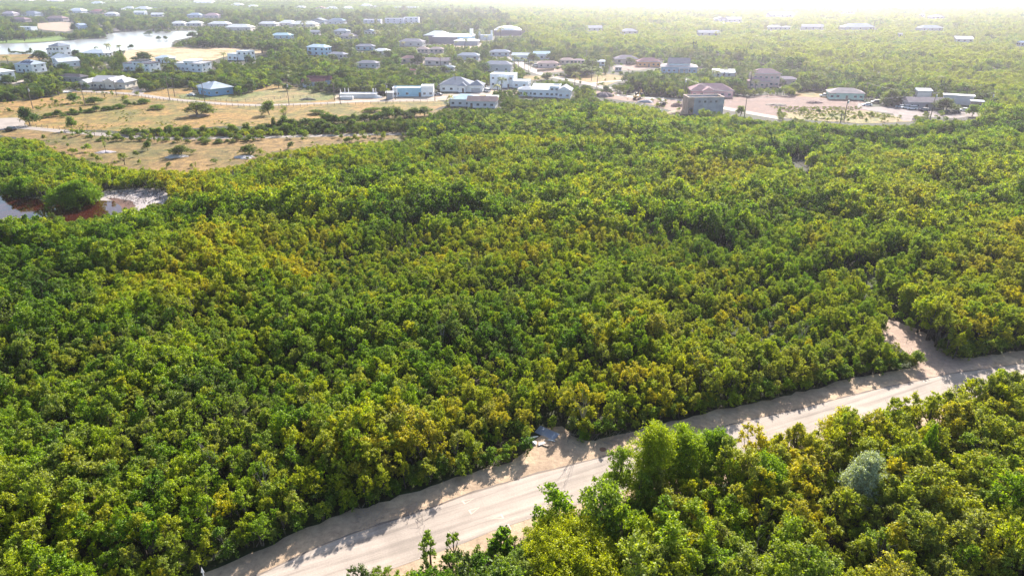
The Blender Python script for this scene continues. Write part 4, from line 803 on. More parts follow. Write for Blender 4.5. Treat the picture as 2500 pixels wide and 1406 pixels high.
# signpost, debris by the turnout
def signpost():
    x, y, _ = G(509, 1452); root = empty('signpost', (x, y, 0), R(12)); tag(root, 'thin white signpost with a small pointed plate in the lower left corner', 'signpost')
    MB().tube((0, 0, 0), (0, 0, 3.3), .05, .045, 10).build('pole', paint((.75, .75, .73), .5), root)
    MB().add([(-.16, -.06, 3.05), (.16, -.06, 3.05), (0, -.06, 3.75), (-.16, -.04, 3.05), (.16, -.04, 3.05), (0, -.04, 3.75)], [(0, 1, 2), (5, 4, 3), (0, 3, 4, 1), (1, 4, 5, 2), (2, 5, 3, 0)]).build('plate', paint((.78, .78, .76), .5), root)
signpost(); mask_poly([(504, 1356), (513, 1356), (513, 1420), (504, 1420)])
def pallet():
    x, y, _ = G(1335, 1058); root = empty('metal_gate', (x, y, .12), R(-38)); tag(root, 'blue-grey slatted metal gate lying in the mangroves by the turnout', 'gate'); root.rotation_euler = (R(12), 0, R(-38))
    b = paint((.30, .34, .42), .4)
    for k in range(9): o = MB().box(-1.5, 1.5, -.05 + k * .16 - .7, .05 + k * .16 - .7, 0, .05).build('slat', b, root)
    for s in (-1.52, 0, 1.5): MB().box(s, s + .08, -.78, .72, -.06, -.005).build('crossbar', b, root)
pallet()
def litter(px, py, label, name, cat, col, dims, rz, rx=0):
    x, y, _ = G(px, py); b = MB(); L, w, t = dims; b.add([(-L, -w, 0), (L, -w * .7, 0), (L * .8, w, 0), (-L * .7, w * .8, .0), (-L, -w, t), (L, -w * .7, t * 1.4), (L * .8, w, t), (-L * .7, w * .8, t * 1.8)], [(3, 2, 1, 0), (4, 5, 6, 7), (0, 1, 5, 4), (1, 2, 6, 5), (2, 3, 7, 6), (3, 0, 4, 7)])
    o = b.build(name, paint(col, .6), bevel=.02); o.location = (x, y, .06); o.rotation_euler = (rx, rx * .6, R(rz)); tag(o, label, cat)
litter(1303, 1068, 'white flat board dumped left of the turnout', 'board', 'board', (.72, .72, .70), (.8, .12, .06), 30, .3); litter(1303, 1082, 'crumpled white plastic sheet below the white board', 'plastic_sheet', 'plastic sheet', (.78, .78, .78), (.4, .35, .15), 80, .4)
litter(1346, 1076, 'white plank lying at the head of the turnout', 'plank', 'plank', (.68, .68, .68), (.55, .1, .06), -20); litter(1322, 1084, 'grey broken slab at the left corner of the turnout', 'slab', 'slab', (.40, .36, .34), (.6, .3, .1), 20, .1)
litter(1333, 1088, 'brown cardboard scrap beside the grey broken slab', 'cardboard_scrap', 'cardboard', (.26, .18, .12), (.45, .25, .08), -30); litter(1826, 1119, 'white plastic scrap among the trees south of the road', 'plastic_scrap', 'plastic scrap', (.75, .78, .8), (.5, .4, .2), 10, .3)
litter(165, 227, 'small white ramp of boards at the lane end in the left field', 'board_ramp', 'ramp', (.8, .8, .8), (2.4, 1.1, .5), 30)

# ------------------------------------------------------------------ vegetation prototypes
def leafcloud(seed, H, Rr, lobes, twigs, leaves, leaf, zlo=.35, upright=.5, dome=True, stretch=1.25, blunt=.36, twigsp=.17, zr=(.45, .93), irr=.0):
    r = np.random.default_rng(seed)
    a = r.uniform(0, 2*np.pi, lobes); q = np.sqrt(r.uniform(0, 1, lobes)); rad = q * Rr * .78
    top = np.sqrt(np.clip(1 - (q*.85)**2, 0, 1)); z = H * (zlo + (1 - zlo) * top * r.uniform(zr[0], zr[1], lobes)); z[:max(2, lobes//5)] = H * r.uniform(.8, .9, max(2, lobes//5)); rad[:max(2, lobes//5)] *= .5
    C = np.stack([rad*np.cos(a), rad*np.sin(a), z], 1); lr = Rr * r.uniform(min(.24, blunt * .7), blunt, lobes)
    ir = 1 + irr * (np.sin(2*a + seed) * .5 + np.sin(3*a + 2.1*seed) * .5 + r.uniform(-.4, .6, lobes)); C[:, :2] *= ir[:, None]; C[:, 2] *= 1 + irr * .35 * np.sin(1.7*C[:, 0] / Rr * 2 + seed)
    n = lobes * twigs; d = r.normal(size=(n, 3)); d[:, 2] = d[:, 2] * .9 + upright; d /= np.linalg.norm(d, axis=1)[:, None]
    li = np.repeat(np.arange(lobes), twigs); T = C[li] + d * (lr[li] * r.uniform(.6, 1.12, n))[:, None] * np.array([1, 1, stretch])
    m = n * leaves; ti = np.repeat(np.arange(n), leaves); D = d[ti]
    pos = T[ti] + r.normal(size=(m, 3)) * (lr[li[ti]] * twigsp)[:, None] + D * r.uniform(-.35, .25, (m, 1)) * lr[li[ti]][:, None]
    pos[:, 2] = np.maximum(pos[:, 2], .08)
    nn = D * .5 + r.normal(size=(m, 3)) * .75 + np.array([0, 0, .35]); nn /= np.linalg.norm(nn, axis=1)[:, None]
    t = np.cross(nn, r.normal(size=(m, 3))); t /= np.linalg.norm(t, axis=1)[:, None]; b = np.cross(nn, t)
    L = (leaf * r.uniform(.65, 1.35, m))[:, None]; Wd = L * .62
    V = np.stack([pos - t*L/2, pos + b*Wd/2 - nn*L*.08, pos + t*L/2, pos - b*Wd/2 - nn*L*.08], 1).reshape(-1, 3)
    return V, C
def mesh_np(name, V, mats, quads=None, extra=None):
    """quads from groups of four verts, plus an optional MB (second material)"""
    m = len(V) // 4; nv = len(V); F = np.arange(nv, dtype=np.int32)
    ev = extra.v if extra else []; ef = extra.f if extra else []
    me = bpy.data.meshes.new(name); me.vertices.add(nv + len(ev))
    co = np.concatenate([V, np.array(ev, float).reshape(-1, 3)]) if ev else V
    me.vertices.foreach_set('co', co.astype(np.float32).ravel())
    loops = list(F) ; starts = list(range(0, nv, 4)); tot = [4] * m
    if ef:
        el = []; p = nv
        for f in ef: starts.append(p); tot.append(len(f)); el += [i + nv for i in f]; p += len(f)
        loops = np.concatenate([F, np.array(el, np.int32)])
    me.loops.add(len(loops)); me.loops.foreach_set('vertex_index', np.asarray(loops, np.int32))
    me.polygons.add(len(starts)); me.polygons.foreach_set('loop_start', np.asarray(starts, np.int32)); me.polygons.foreach_set('loop_total', np.asarray(tot, np.int32))
    for mt in mats: me.materials.append(mt)
    if ef: me.polygons.foreach_set('material_index', np.array([0]*m + [1]*len(ef), np.int32))
    me.update(); me.validate(); return me
def limbs(seed, H, C, r0=.13, twigs=True, n=6):
    rr = random.Random(seed); b = MB(); stems = rr.choice([1, 2, 3]); base = []
    for s in range(stems):
        a = rr.uniform(0, 6.28); q0 = Vector((math.cos(a), math.sin(a), 0)) * (.15 * (stems > 1)); q1 = q0 * 3.2 + Vector((rr.uniform(-.25, .25), rr.uniform(-.25, .25), H * rr.uniform(.28, .4)))
        b.tube((q0.x, q0.y, -.1), q1, r0, r0 * .7, 8); base.append(q1)
    for k in range(0, len(C), (1 if n > 4 else 2) * (1 + len(C) // 30)):
        c = Vector(C[k]); s = min(base, key=lambda v: (v - c).length); mid = s.lerp(c, .5) + Vector((rr.uniform(-.2, .2), rr.uniform(-.2, .2), .15))
        b.tube(s, mid, r0 * .5, r0 * .3, n); b.tube(mid, c, r0 * .3, r0 * .1, n)
        if twigs:
            for _ in range(2):
                e = c + Vector((rr.gauss(0, .4), rr.gauss(0, .4), rr.uniform(.1, .6))); b.tube(mid.lerp(c, .7), e, r0 * .14, r0 * .05, 4)
    return b
def tri_scale(): pass
HI = []     # (crown mesh, trunk mesh, joined mesh)
hi_spec = [(5.6, 1.7, 10, 15, 20, .17, .6, 1.3), (6.2, 1.5, 9, 17, 20, .16, 1.0, 1.7), (5.2, 1.9, 12, 14, 20, .18, .4, 1.1), (6.0, 1.4, 8, 18, 20, .15, 1.2, 1.9),
           (5.4, 1.8, 11, 15, 20, .17, .7, 1.3), (6.4, 1.7, 11, 16, 20, .16, .9, 1.6), (5.0, 1.5, 9, 16, 20, .16, .8, 1.4), (5.6, 1.9, 13, 14, 20, .18, .5, 1.2),
           (6.2, 1.3, 7, 20, 22, .15, 1.3, 2.0), (5.5, 1.6, 10, 16, 20, .17, .7, 1.5)]
for i, (H, Rr, lb, tw, lv, lf, up, st) in enumerate(hi_spec):
    V, C = leafcloud(100 + i, H, Rr, lb, tw, lv, lf, .16, up, stretch=st, blunt=.40, twigsp=.13); T = limbs(i, H, C)
    HI.append((mesh_np('crown', V, [LEAF]), T.mesh('trunk', BARK), mesh_np('mangrove', V, [LEAF, BARK], extra=T)))
MID = []
for i, (H, Rr, lb, tw, lv, lf, up, st) in enumerate(hi_spec[:8]):
    V, C = leafcloud(200 + i, H, Rr, lb, 9, 8, .34, .2, up * .8, stretch=st, blunt=.40, twigsp=.16); T = limbs(i, H, C, twigs=False, n=3)
    MID.append(mesh_np('mangrove', V, [LEAF, BARK], extra=T))
NMID = len(MID)
for i in range(5):
    V, C = leafcloud(250 + i, 4.6, 2.3, 18, 9, 8, .34, .05, .3, stretch=.95, blunt=.36, twigsp=.2); MID.append(mesh_np('round_scrub', V, [LEAF, BARK], extra=limbs(40 + i, 4.6, C, twigs=False, n=3)))
BIGLEAF = []
for i in range(3):
    V, C = leafcloud(300 + i, 4.6, 2.1, 13, 12, 9, .42, .25, .5, stretch=1.3, blunt=.42, twigsp=.24); BIGLEAF.append((mesh_np('crown', V, [LEAF]), limbs(50 + i, 4.6, C).mesh('trunk', BARK)))
FINE = []
for i in range(2):
    V, C = leafcloud(330 + i, 5.0, 2.2, 13, 20, 24, .13, .3, .6, stretch=1.1); FINE.append((mesh_np('crown', V, [LEAF]), limbs(60 + i, 5.0, C).mesh('trunk', BARK)))
ROUND = []          # dense round garden trees
for i in range(5):
    V, C = leafcloud(350 + i, 5.0, 2.6, 24, 12, 12, .32, .06, .25, stretch=.95, blunt=.42, twigsp=.2); ROUND.append((mesh_np('crown', V, [LEAF]), limbs(70 + i, 5.0, C, twigs=False, n=5).mesh('trunk', BARK)))
SPARSE = []
for i in range(2):
    V, C = leafcloud(380 + i, 5.0, 1.9, 10, 12, 9, .16, .3, .8, stretch=1.5); SPARSE.append((mesh_np('crown', V, [LEAF]), limbs(90 + i, 5.0, C, .16).mesh('trunk', BARK)))
SHRUB = []
for i in range(5):
    V, C = leafcloud(400 + i, 1.7, 1.05, 8, 12, 16, .15, .15, .6, stretch=1.3, blunt=.45); SHRUB.append((mesh_np('crown', V, [LEAF]), limbs(110 + i, 1.7, C, .05, False, 4).mesh('stems', BARK), mesh_np('shrub', V, [LEAF])))
def patch_mesh(seed, size):
    r = np.random.default_rng(seed); out = []
    k = int(size * size / 34)
    for _ in range(k):
        V, _c = leafcloud(int(r.integers(1e6)), r.uniform(3.2, 6.2), r.uniform(2.6, 4.0), 7, 7, 3, 1.25, .15, .5, stretch=1.0, blunt=.5)
        V = V + np.array([r.uniform(-.5, .5) * size, r.uniform(-.5, .5) * size, 0]); out.append(V)
    return mesh_np('scrub', np.concatenate(out), [LEAF])
PATCH = [patch_mesh(500 + i, 30) for i in range(5)]

# value noise (numpy)
_g = np.random.default_rng(5).uniform(0, 1, (256, 256))
def vnoise(x, y, s):
    x = np.asarray(x) / s + 1000; y = np.asarray(y) / s + 1000; xi = np.floor(x).astype(int); yi = np.floor(y).astype(int); fx = x - xi; fy = y - yi
    fx = fx*fx*(3-2*fx); fy = fy*fy*(3-2*fy); g = lambda a, b: _g[a % 256, b % 256]
    return (g(xi, yi)*(1-fx) + g(xi+1, yi)*fx)*(1-fy) + (g(xi, yi+1)*(1-fx) + g(xi+1, yi+1)*fx)*fy
def fbm(x, y, s): return .55*vnoise(x, y, s) + .3*vnoise(x+77, y, s/2.1) + .15*vnoise(x, y+31, s/4.3)

def gn_scatter(name, label, meshes, pts, rot, scl, tint, grey, idx):
    coll = bpy.data.collections.new(name + '_kinds')
    for i, m in enumerate(meshes): coll.objects.link(bpy.data.objects.new('%s_kind_%02d' % (name, i), m))
    me = bpy.data.meshes.new(name); me.from_pydata([tuple(p) for p in pts], [], [])
    def att(n, t, v, key='value'):
        a = me.attributes.new(n, t, 'POINT'); a.data.foreach_set(key, np.asarray(v).ravel())
    att('rot', 'FLOAT_VECTOR', np.asarray(rot, np.float32), 'vector'); att('scl', 'FLOAT_VECTOR', np.asarray(scl, np.float32), 'vector')
    att('tint', 'FLOAT', np.asarray(tint, np.float32)); att('grey', 'FLOAT', np.asarray(grey, np.float32)); att('idx', 'INT', np.asarray(idx, np.int32))
    o = link(bpy.data.objects.new(name, me)); tag(o, label, None, None, 'stuff')
    ng = bpy.data.node_groups.new(name, 'GeometryNodeTree'); ng.interface.new_socket('Geometry', in_out='INPUT', socket_type='NodeSocketGeometry'); ng.interface.new_socket('Geometry', in_out='OUTPUT', socket_type='NodeSocketGeometry')
    gi = ng.nodes.new('NodeGroupInput'); go = ng.nodes.new('NodeGroupOutput'); ip = ng.nodes.new('GeometryNodeInstanceOnPoints'); ci = ng.nodes.new('GeometryNodeCollectionInfo')
    ci.inputs[0].default_value = coll; ci.inputs['Separate Children'].default_value = True; ci.inputs['Reset Children'].default_value = True
    def na(n, t): q = ng.nodes.new('GeometryNodeInputNamedAttribute'); q.data_type = t; q.inputs[0].default_value = n; return q.outputs[0]
    ip.inputs['Pick Instance'].default_value = True
    L = ng.links; L.new(gi.outputs[0], ip.inputs['Points']); L.new(ci.outputs[0], ip.inputs['Instance']); L.new(na('idx', 'INT'), ip.inputs['Instance Index'])
    L.new(na('scl', 'FLOAT_VECTOR'), ip.inputs['Scale'])
    er = ng.nodes.new('FunctionNodeEulerToRotation'); L.new(na('rot', 'FLOAT_VECTOR'), er.inputs[0]); L.new(er.outputs[0], ip.inputs['Rotation'])
    L.new(ip.outputs[0], go.inputs[0]); md = o.modifiers.new('instances', 'NODES'); md.node_group = ng
    return o

# ------------------------------------------------------------------ forest layout
upn = np.array([tuple(v) for v in upg]); low_ = np.array([tuple(v) for v in lo])
def in_poly(x, y, poly):
    ins = np.zeros(len(x), bool); n = len(poly)
    for i in range(n):
        xa, ya = poly[i]; xb, yb = poly[(i+1) % n]
        if ya == yb: continue
        ins ^= ((ya > y) != (yb > y)) & (x < (xb - xa) * (y - ya) / (yb - ya) + xa)
    return ins
ROADBAND = [tuple(v) for v in sh1] + [tuple(v) for v in reversed(off(upg, 8.6))]
def dist_line(x, y, pl):
    d = np.full(len(x), 1e9)
    for a, b in zip(pl, pl[1:]):
        ax, ay = a; bx, by = b; L2 = (bx-ax)**2 + (by-ay)**2; t = np.clip(((x-ax)*(bx-ax) + (y-ay)*(by-ay)) / L2, 0, 1)
        d = np.minimum(d, np.hypot(x - ax - t*(bx-ax), y - ay - t*(by-ay)))
    return d
GAPS = [[(340, 560), (520, 545), (700, 515), (850, 478), (960, 462)], [(0, 640), (120, 655), (260, 620)], [(1400, 400), (1500, 372), (1640, 380), (1760, 400), (1900, 402), (2030, 385), (2200, 352), (2420, 335)],
        [(2090, 700), (2150, 760), (2200, 800)], [(1960, 700), (2060, 690), (2200, 640)], [(1560, 560), (1700, 590), (1780, 640)], [(980, 590), (1060, 560), (1180, 545)], [(20, 870), (60, 810), (140, 760)]]
GAPG = [[G(*q)[:2] for q in g] for g in GAPS]
POLYG = [[G(*q)[:2] for q in POND], [G(*q)[:2] for q in LAG]]
SPECIAL = [  # label, px, base row, width px, height m, lobes, leaf, tint, grey, zlo, upright
 ('lone small round tree at the road edge in front of the tall grove', 1503, 1212, 74, 6.6, 48, .16, .52, .15, .06, .6),
 ('bright big leaved tree with a branch reaching left over the road', 1350, 1350, 108, 8.2, 20, .34, .50, 0, .10, .6),
 ('largest big leaved tree with pale leaf flashes beside the road', 1472, 1350, 140, 9.6, 26, .34, .46, .30, .10, .6),
 ('small big leaved tree left of the bright big leaved one', 1222, 1372, 76, 4.8, 14, .34, .42, 0, .10, .5),
 ('silvery grey tree standing out among the lower right mangroves', 2086, 1256, 98, 8.0, 75, .17, .50, 0, .15, .5),
 ('bright green cone shaped tree right of the silvery one', 2243, 1170, 76, 7.8, 110, .14, .47, 0, .03, .3),
 ('orange tinted spreading tree beside the road, right part', 2042, 1088, 84, 4.9, 50, .17, .90, 0, .2, .4),
 ('bright lime green spreading tree in the lower right grove', 1862, 1240, 118, 6.4, 110, .17, .52, 0, .2, .5),
 ('wide golden olive tree along the bottom edge of the picture', 1415, 1455, 320, 7.0, 430, .17, .80, 0, .35, .5),
 ('tall leafy shoot cluster by the road at the bottom centre', 1052, 1392, 62, 5.2, 9, .17, .50, .1, .15, 1.3),
 ('second leafy shoot cluster right of the first at bottom centre', 1102, 1385, 50, 4.8, 8, .16, .50, .2, .15, 1.3),
 ('bright rounded mangrove island jutting into the small pond', 190, 500, 118, 6.2, 230, .26, .46, 0, .0, .35),
 ('dense bright bush left of the mangrove island', 58, 475, 80, 4.0, 110, .26, .40, 0, .0, .35),
 ('tall dense tree at the corner where the road disappears', 1592, 1212, 138, 9.2, 190, .17, .70, 0, .04, .45),
 ('second tall tree just behind the corner tree, rounder and greener', 1668, 1196, 130, 8.2, 165, .17, .60, 0, .04, .45),
 ('low leafy tree leaning out left below the corner tree', 1566, 1262, 70, 6.2, 60, .17, .55, .2, .04, .7),
 ('bright crowned tree right of the corner tree', 1730, 1176, 96, 7.6, 105, .18, .50, 0, .1, .9),
]
XC, YC, XS = [], [], []
zones = [(46, 150, 2.02, .83, 'hi'), (150, 300, 2.4, .88, 'mid'), (300, 470, 3.5, 1.03, 'mid'), (470, 850, 6.0, 1.4, 'mid'), (850, 1450, 9.0, 1.9, 'mid')]
ALL = dict(x=[], y=[], s=[], lod=[])
for d0, d1, sp, sc0, lod in zones:
    ysg = np.arange(d0, d1, sp * .87)
    for i, yv in enumerate(ysg):
        w = .80 * yv + 22; xs = np.arange(-w, w, sp) + (i % 2) * sp / 2
        n = len(xs); ALL['x'].append(xs + RNG.uniform(-.42, .42, n) * sp); ALL['y'].append(yv + RNG.uniform(-.42, .42, n) * sp)
        ALL['s'].append(np.full(n, sc0)); ALL['lod'].append(np.full(n, 0 if lod == 'hi' else 1))
x, y, s, lod = (np.concatenate(ALL[k]) for k in ('x', 'y', 's', 'lod'))
keep = ~in_poly(x, y, ROADBAND)
for pg in POLYG: keep &= ~in_poly(x, y, pg)
for (cx, cy2, a, hw, hd) in HOUSES:
    near = (np.abs(x - cx) < 40) & (np.abs(y - cy2) < 40) & keep
    if near.any():
        ux, uy = math.cos(a), math.sin(a); lx = (x - cx)*ux + (y - cy2)*uy; ly = -(x - cx)*uy + (y - cy2)*ux
        keep &= ~((np.abs(lx) < hw + 1.2) & (np.abs(ly) < hd + 1.2))
for g in GAPG: keep &= ~(dist_line(x, y, g) < (1.2 + np.hypot(x, y) * .010))
SP_POS = []
for sp_ in SPECIAL:
    gx, gy, _ = G(sp_[1], sp_[2]); rad = sp_[3] * mpp(sp_[2]) / 2; SP_POS.append((gx, gy, rad)); keep &= np.hypot(x - gx, y - gy) > rad * .62 + .5
    mask_poly([(sp_[1] + sp_[3] * .5 * math.cos(a_ * .785), P(gx, gy, sp_[4] * .62)[1] + (P(gx, gy, sp_[4])[1] - P(gx, gy, sp_[4] * .62)[1]) * -math.sin(a_ * .785)) for a_ in range(8)], gy - .5)
# keep the road side of the big leaved trees thin
def bare(q, r): global keep; gx, gy, _ = G(*q); keep &= np.hypot(x - gx, y - gy) > r
bare((1345, 1050), 2.2); bare((1535, 1290), 3.2); bare((1290, 1400), 2.4); bare((1400, 1400), 3)
x, y, s, lod = x[keep], y[keep], s[keep], lod[keep]
# species patches and size
big = fbm(x, y, 34); sm = fbm(x + 500, y, 9); PX, PY = P(x, y, 0 * x)
hs = s * (1.0 + 1.5 * (fbm(x, y + 900, 17) - .5) + .35 * (vnoise(x + 200, y, 45) - .5) + RNG.uniform(-.16, .18, len(x)))
edge = np.minimum(dist_line(x, y, [tuple(v) for v in sh1]), 12); south = in_poly(x, y, [tuple(v) for v in sh2] + [(300, -50), (-300, -50)])
hs *= np.where(south, 1.5, np.clip(.62 + edge / 9, .6, 1.0))
d_ = np.hypot(x, y)
# the low olive thicket between the pond and the middle
low = in_poly(PX, PY, [(-200, 330), (130, 365), (330, 410), (640, 380), (960, 350), (1100, 345), (1000, 400), (800, 450), (560, 500), (300, 540), (-200, 470)]); hs = np.where(low, hs * .78, hs)
tint = .62 + .80 * (big - .5) + .50 * (sm - .5) + RNG.normal(0, .12, len(x))
rt = np.clip((PX - 1500) / 1000, 0, 1) * .10; tint += rt
gold = RNG.uniform(0, 1, len(x)) < .03 + .07 * (sm > .58); tint = np.where(gold, RNG.uniform(.74, .88, len(x)), tint)
grey = np.clip(RNG.normal(.17, .22, len(x)) + .6 * (fbm(x + 300, y + 40, 16) - .5) + .12 * np.clip((PX - 1300) / 900, 0, 1), 0, .85)
town = in_poly(PX, PY, [(-400, 262), (-400, -10), (1150, -10), (1290, 100), (1320, 130), (1500, 132), (1700, 140), (1900, 158), (2100, 200), (2420, 232), (2420, 262), (1900, 262), (1560, 250), (1240, 300), (1000, 330), (300, 330)])
dark = RNG.uniform(0, 1, len(x)) < .70
tint = np.where(town, np.where(dark, RNG.uniform(.02, .22, len(x)), tint - .26), tint); grey = np.where(town, np.clip(grey + .05, 0, .6), grey)
hs = np.where(town, hs * RNG.uniform(.75, 1.2, len(x)), hs)
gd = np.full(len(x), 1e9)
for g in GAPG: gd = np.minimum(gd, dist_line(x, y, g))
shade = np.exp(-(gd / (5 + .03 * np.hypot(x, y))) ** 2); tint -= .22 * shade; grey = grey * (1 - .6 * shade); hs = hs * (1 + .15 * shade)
belt = (PY > 283) & (PY < 350) & (PX > 980) & (PX < 2600) & ~town; tint = np.where(belt & (RNG.uniform(0, 1, len(x)) < .6), tint - .28, tint); hs = np.where(belt, hs * 1.15, hs)
right = (PY < 285) & ~town & (PX > 1150); hs = np.where(right, hs * .88, hs); grey = np.where(right, grey + .1, grey)
tint = np.clip(tint, .02, np.where(PY < 330, .74, .95))
PH, PR = 6.0, 1.8
ok = np.zeros(len(x), bool); hs_f = hs.copy()
for f in (1.0, .72, .48, .28):
    t = ~ok; b = blocked(x[t], y[t], PH * hs[t] * f, PR * hs[t] * f); idx = np.where(t)[0][~b]; ok[idx] = True; hs_f[idx] = hs[idx] * f
cxp = ((PX + 150) / 2).astype(int); cyp = ((PY + 50) / 2).astype(int)
x, y, hs, lod, tint, grey, south = x[ok], y[ok], hs_f[ok], lod[ok], tint[ok], grey[ok], south[ok]; n = len(x)
dd = np.hypot(x, y); rnd = RNG.uniform(0, 1, n) < np.clip((dd - 150) / 150, .1, .92); kind = np.where(lod == 0, RNG.integers(0, len(HI), n), np.where(rnd, RNG.integers(NMID, len(MID), n), RNG.integers(0, NMID, n))); rz = RNG.uniform(0, 6.283, n)
wx = hs * RNG.uniform(.88, 1.18, n); wx = np.maximum(wx, .45)
tilt = RNG.normal(0, .06, (n, 2))
print('trees', n, (lod == 0).sum())
# the largest 300 in the picture become trees of their own
tx, ty = P(x, y, 4.0 * hs); bx_, by_ = P(x, y, 0 * x)
vis = (tx > -15) & (tx < 2515) & (ty > 0) & (ty < 1392) & (lod == 0) & (hs > .4)
order = np.argsort(np.where(vis, np.hypot(x, y) / hs ** .5, 1e9))[:292]; sel = np.zeros(n, bool); sel[order] = True
LAND_NEAR = [('the signpost', 508, 1380), ('the painted triangles', 1180, 1240), ('the sandy turnout', 1360, 1100), ('the big leaved tree', 1400, 1290), ('the silvery tree', 2086, 1190), ('the cone shaped tree', 2243, 1100),
             ('the lime green tree', 1862, 1150), ('the dirt clearing', 2240, 880), ('the grove corner tree', 1600, 1150), ('the road bend at right', 2420, 890), ('the bottom right corner', 2460, 1380), ('the bottom left corner', 40, 1380),
             ('the left frame edge', 20, 1050), ('the lone round tree', 1503, 1160), ('the bottom centre shoots', 1075, 1350), ('the wide golden olive tree', 1420, 1390), ('the road below centre', 900, 1320), ('the road behind the grove', 1850, 1010), ('the lower middle frame edge', 1750, 1390)]
def colour_word(t, g):
    if g > .6: return 'grey-green'
    if g > .42: return 'greyish olive'
    for k, w in ((.2, 'dark green'), (.36, 'deep green'), (.5, 'fresh green'), (.62, 'light green'), (.74, 'lime yellow'), (.86, 'golden green'), (2, 'ochre orange')):
        if t < k: return w
USED = {}
BAD = []
ORD = ['', 'second', 'third', 'fourth', 'fifth', 'sixth', 'seventh', 'eighth', 'ninth', 'tenth', 'eleventh', 'twelfth']
def unique_label(size, colw, noun, px, py, lands, group):
    best = min(lands, key=lambda l: math.hypot((px - l[1]), (py - l[2]) * 1.4)); dx, dy = px - best[1], py - best[2]; r = math.hypot(dx, dy)
    ang = math.degrees(math.atan2(-dy, dx)) % 360; dirn = ['right of', 'above right of', 'above', 'above left of', 'left of', 'below left of', 'below', 'below right of'][int(((ang + 22.5) % 360) // 45)]
    near = 'just' if r < 90 else ('somewhat' if r < 190 else ('well' if r < 330 else 'far'))
    base = '%s %s %s %s %s %s' % (size, colw, noun, near, dirn, best[0]); k = USED.get(base, 0); USED[base] = k + 1
    if len(base.split()) > 15: BAD.append(base)
    def trim(t):
        for w_ in (' somewhat', ' well', ' far', ' just'):
            if len(t.split()) > 16: t = t.replace(w_ + ' ', ' ', 1)
        return t if len(t.split()) <= 16 else ' '.join(t.replace('dense ', '', 1).split()[:16])
    if k == 0: return trim(base)
    return trim('%s %s %s %s, %s %s %s' % (ORD[min(k, 11)], size, colw, noun, near, dirn, best[0]))
def plant(name, label, cat, group, crown, trunk, loc, rzv, sx, sz, t, g, tl=(0, 0), tname='trunk'):
    root = empty(name, loc, 0); root.rotation_euler = (tl[0], tl[1], rzv); tag(root, label, cat, group)
    c = link(bpy.data.objects.new('crown', crown)); c.parent = root; c.scale = (sx, sx, sz); c['tint'] = float(t); c['grey'] = float(g)
    if trunk: k = link(bpy.data.objects.new(tname, trunk)); k.parent = root; k.scale = (sx, sx, sz)
    return root
for i in order:
    i = int(i); cr, tr, _j = HI[kind[i]]
    px_, py_ = float(tx[i]), float(ty[i]); szw = 'large' if hs[i] > .98 else ('medium' if hs[i] > .78 else 'small')
    plant('mangrove_tree', unique_label(szw, colour_word(tint[i], grey[i]), 'mangrove', px_, py_, LAND_NEAR, 0), 'tree', 'mangrove trees nearest the road and camera', cr, tr, (x[i], y[i], 0), rz[i], wx[i], hs[i], tint[i], grey[i], tilt[i])
for si, ((lb, px, py, wp, hh, lb_n, lf, t, g, zl, up), (gx, gy, rad)) in enumerate(zip(SPECIAL, SP_POS)):
    V, C = leafcloud(900 + si, hh, rad * 1.08, lb_n, 20 if lf > .3 else 15, 9 if lf > .3 else 17, lf, zl, up, stretch=1.3, blunt=.36 if lf > .3 else max(.085, min(.36, .88 / rad)), twigsp=.13, zr=(.15, .95), irr=.28)
    if 'cone' in lb: V[:, :2] *= (np.clip(1.25 - .95 * V[:, 2] / hh, .2, 1.2))[:, None]
    nm = 'silver_tree' if lb.startswith('silvery') else ('sea_grape_tree' if 'big leaved' in lb else 'broadleaf_tree')
    plant(nm, lb, 'tree', None, mesh_np('crown', V, [SILVER if lb.startswith('silvery') else LEAF]), limbs(700 + si, hh, C).mesh('trunk', BARK), (gx, gy, 0), 0, 1, 1, t, g)
rest = ~sel; h1 = rest & (lod == 0); h2 = rest & (lod == 1)
def emit(name, label, meshes, q):
    gn_scatter(name, label, meshes, np.stack([x[q], y[q], np.zeros(q.sum())], 1), np.stack([tilt[q, 0], tilt[q, 1], rz[q]], 1), np.stack([wx[q], wx[q], hs[q]], 1), tint[q], grey[q], kind[q])
emit('mangrove_forest', 'dense mangrove forest stretching back from the road in greens and golds', [h[2] for h in HI], h1)
emit('distant_woodland', 'farther mangrove woodland and scrub fading into the haze', MID, h2)
for k, (px, py) in enumerate([(505, 1110), (640, 1150), (880, 1010), (150, 1080), (1700, 880), (1420, 990), (1850, 1330), (2150, 1330), (1630, 1360), (330, 900), (1080, 800), (700, 780), (2330, 1190), (1960, 800), (1150, 640), (460, 740)]):
    gx, gy, _ = G(px, py, 4.5); C = [(RNG.normal(0, .8), RNG.normal(0, .8), RNG.uniform(3.6, 6.2)) for _ in range(9)]
    o = limbs(1200 + k, 5.5, C, .07).build('bare_tree', paint((.27, .24, .21), .9, .2)); o.location = (gx, gy, 0)
    tag(o, unique_label('leafless', 'pale grey', 'tree', px, py, LAND_NEAR, 0), 'tree', 'bare pale trees standing among the mangroves')
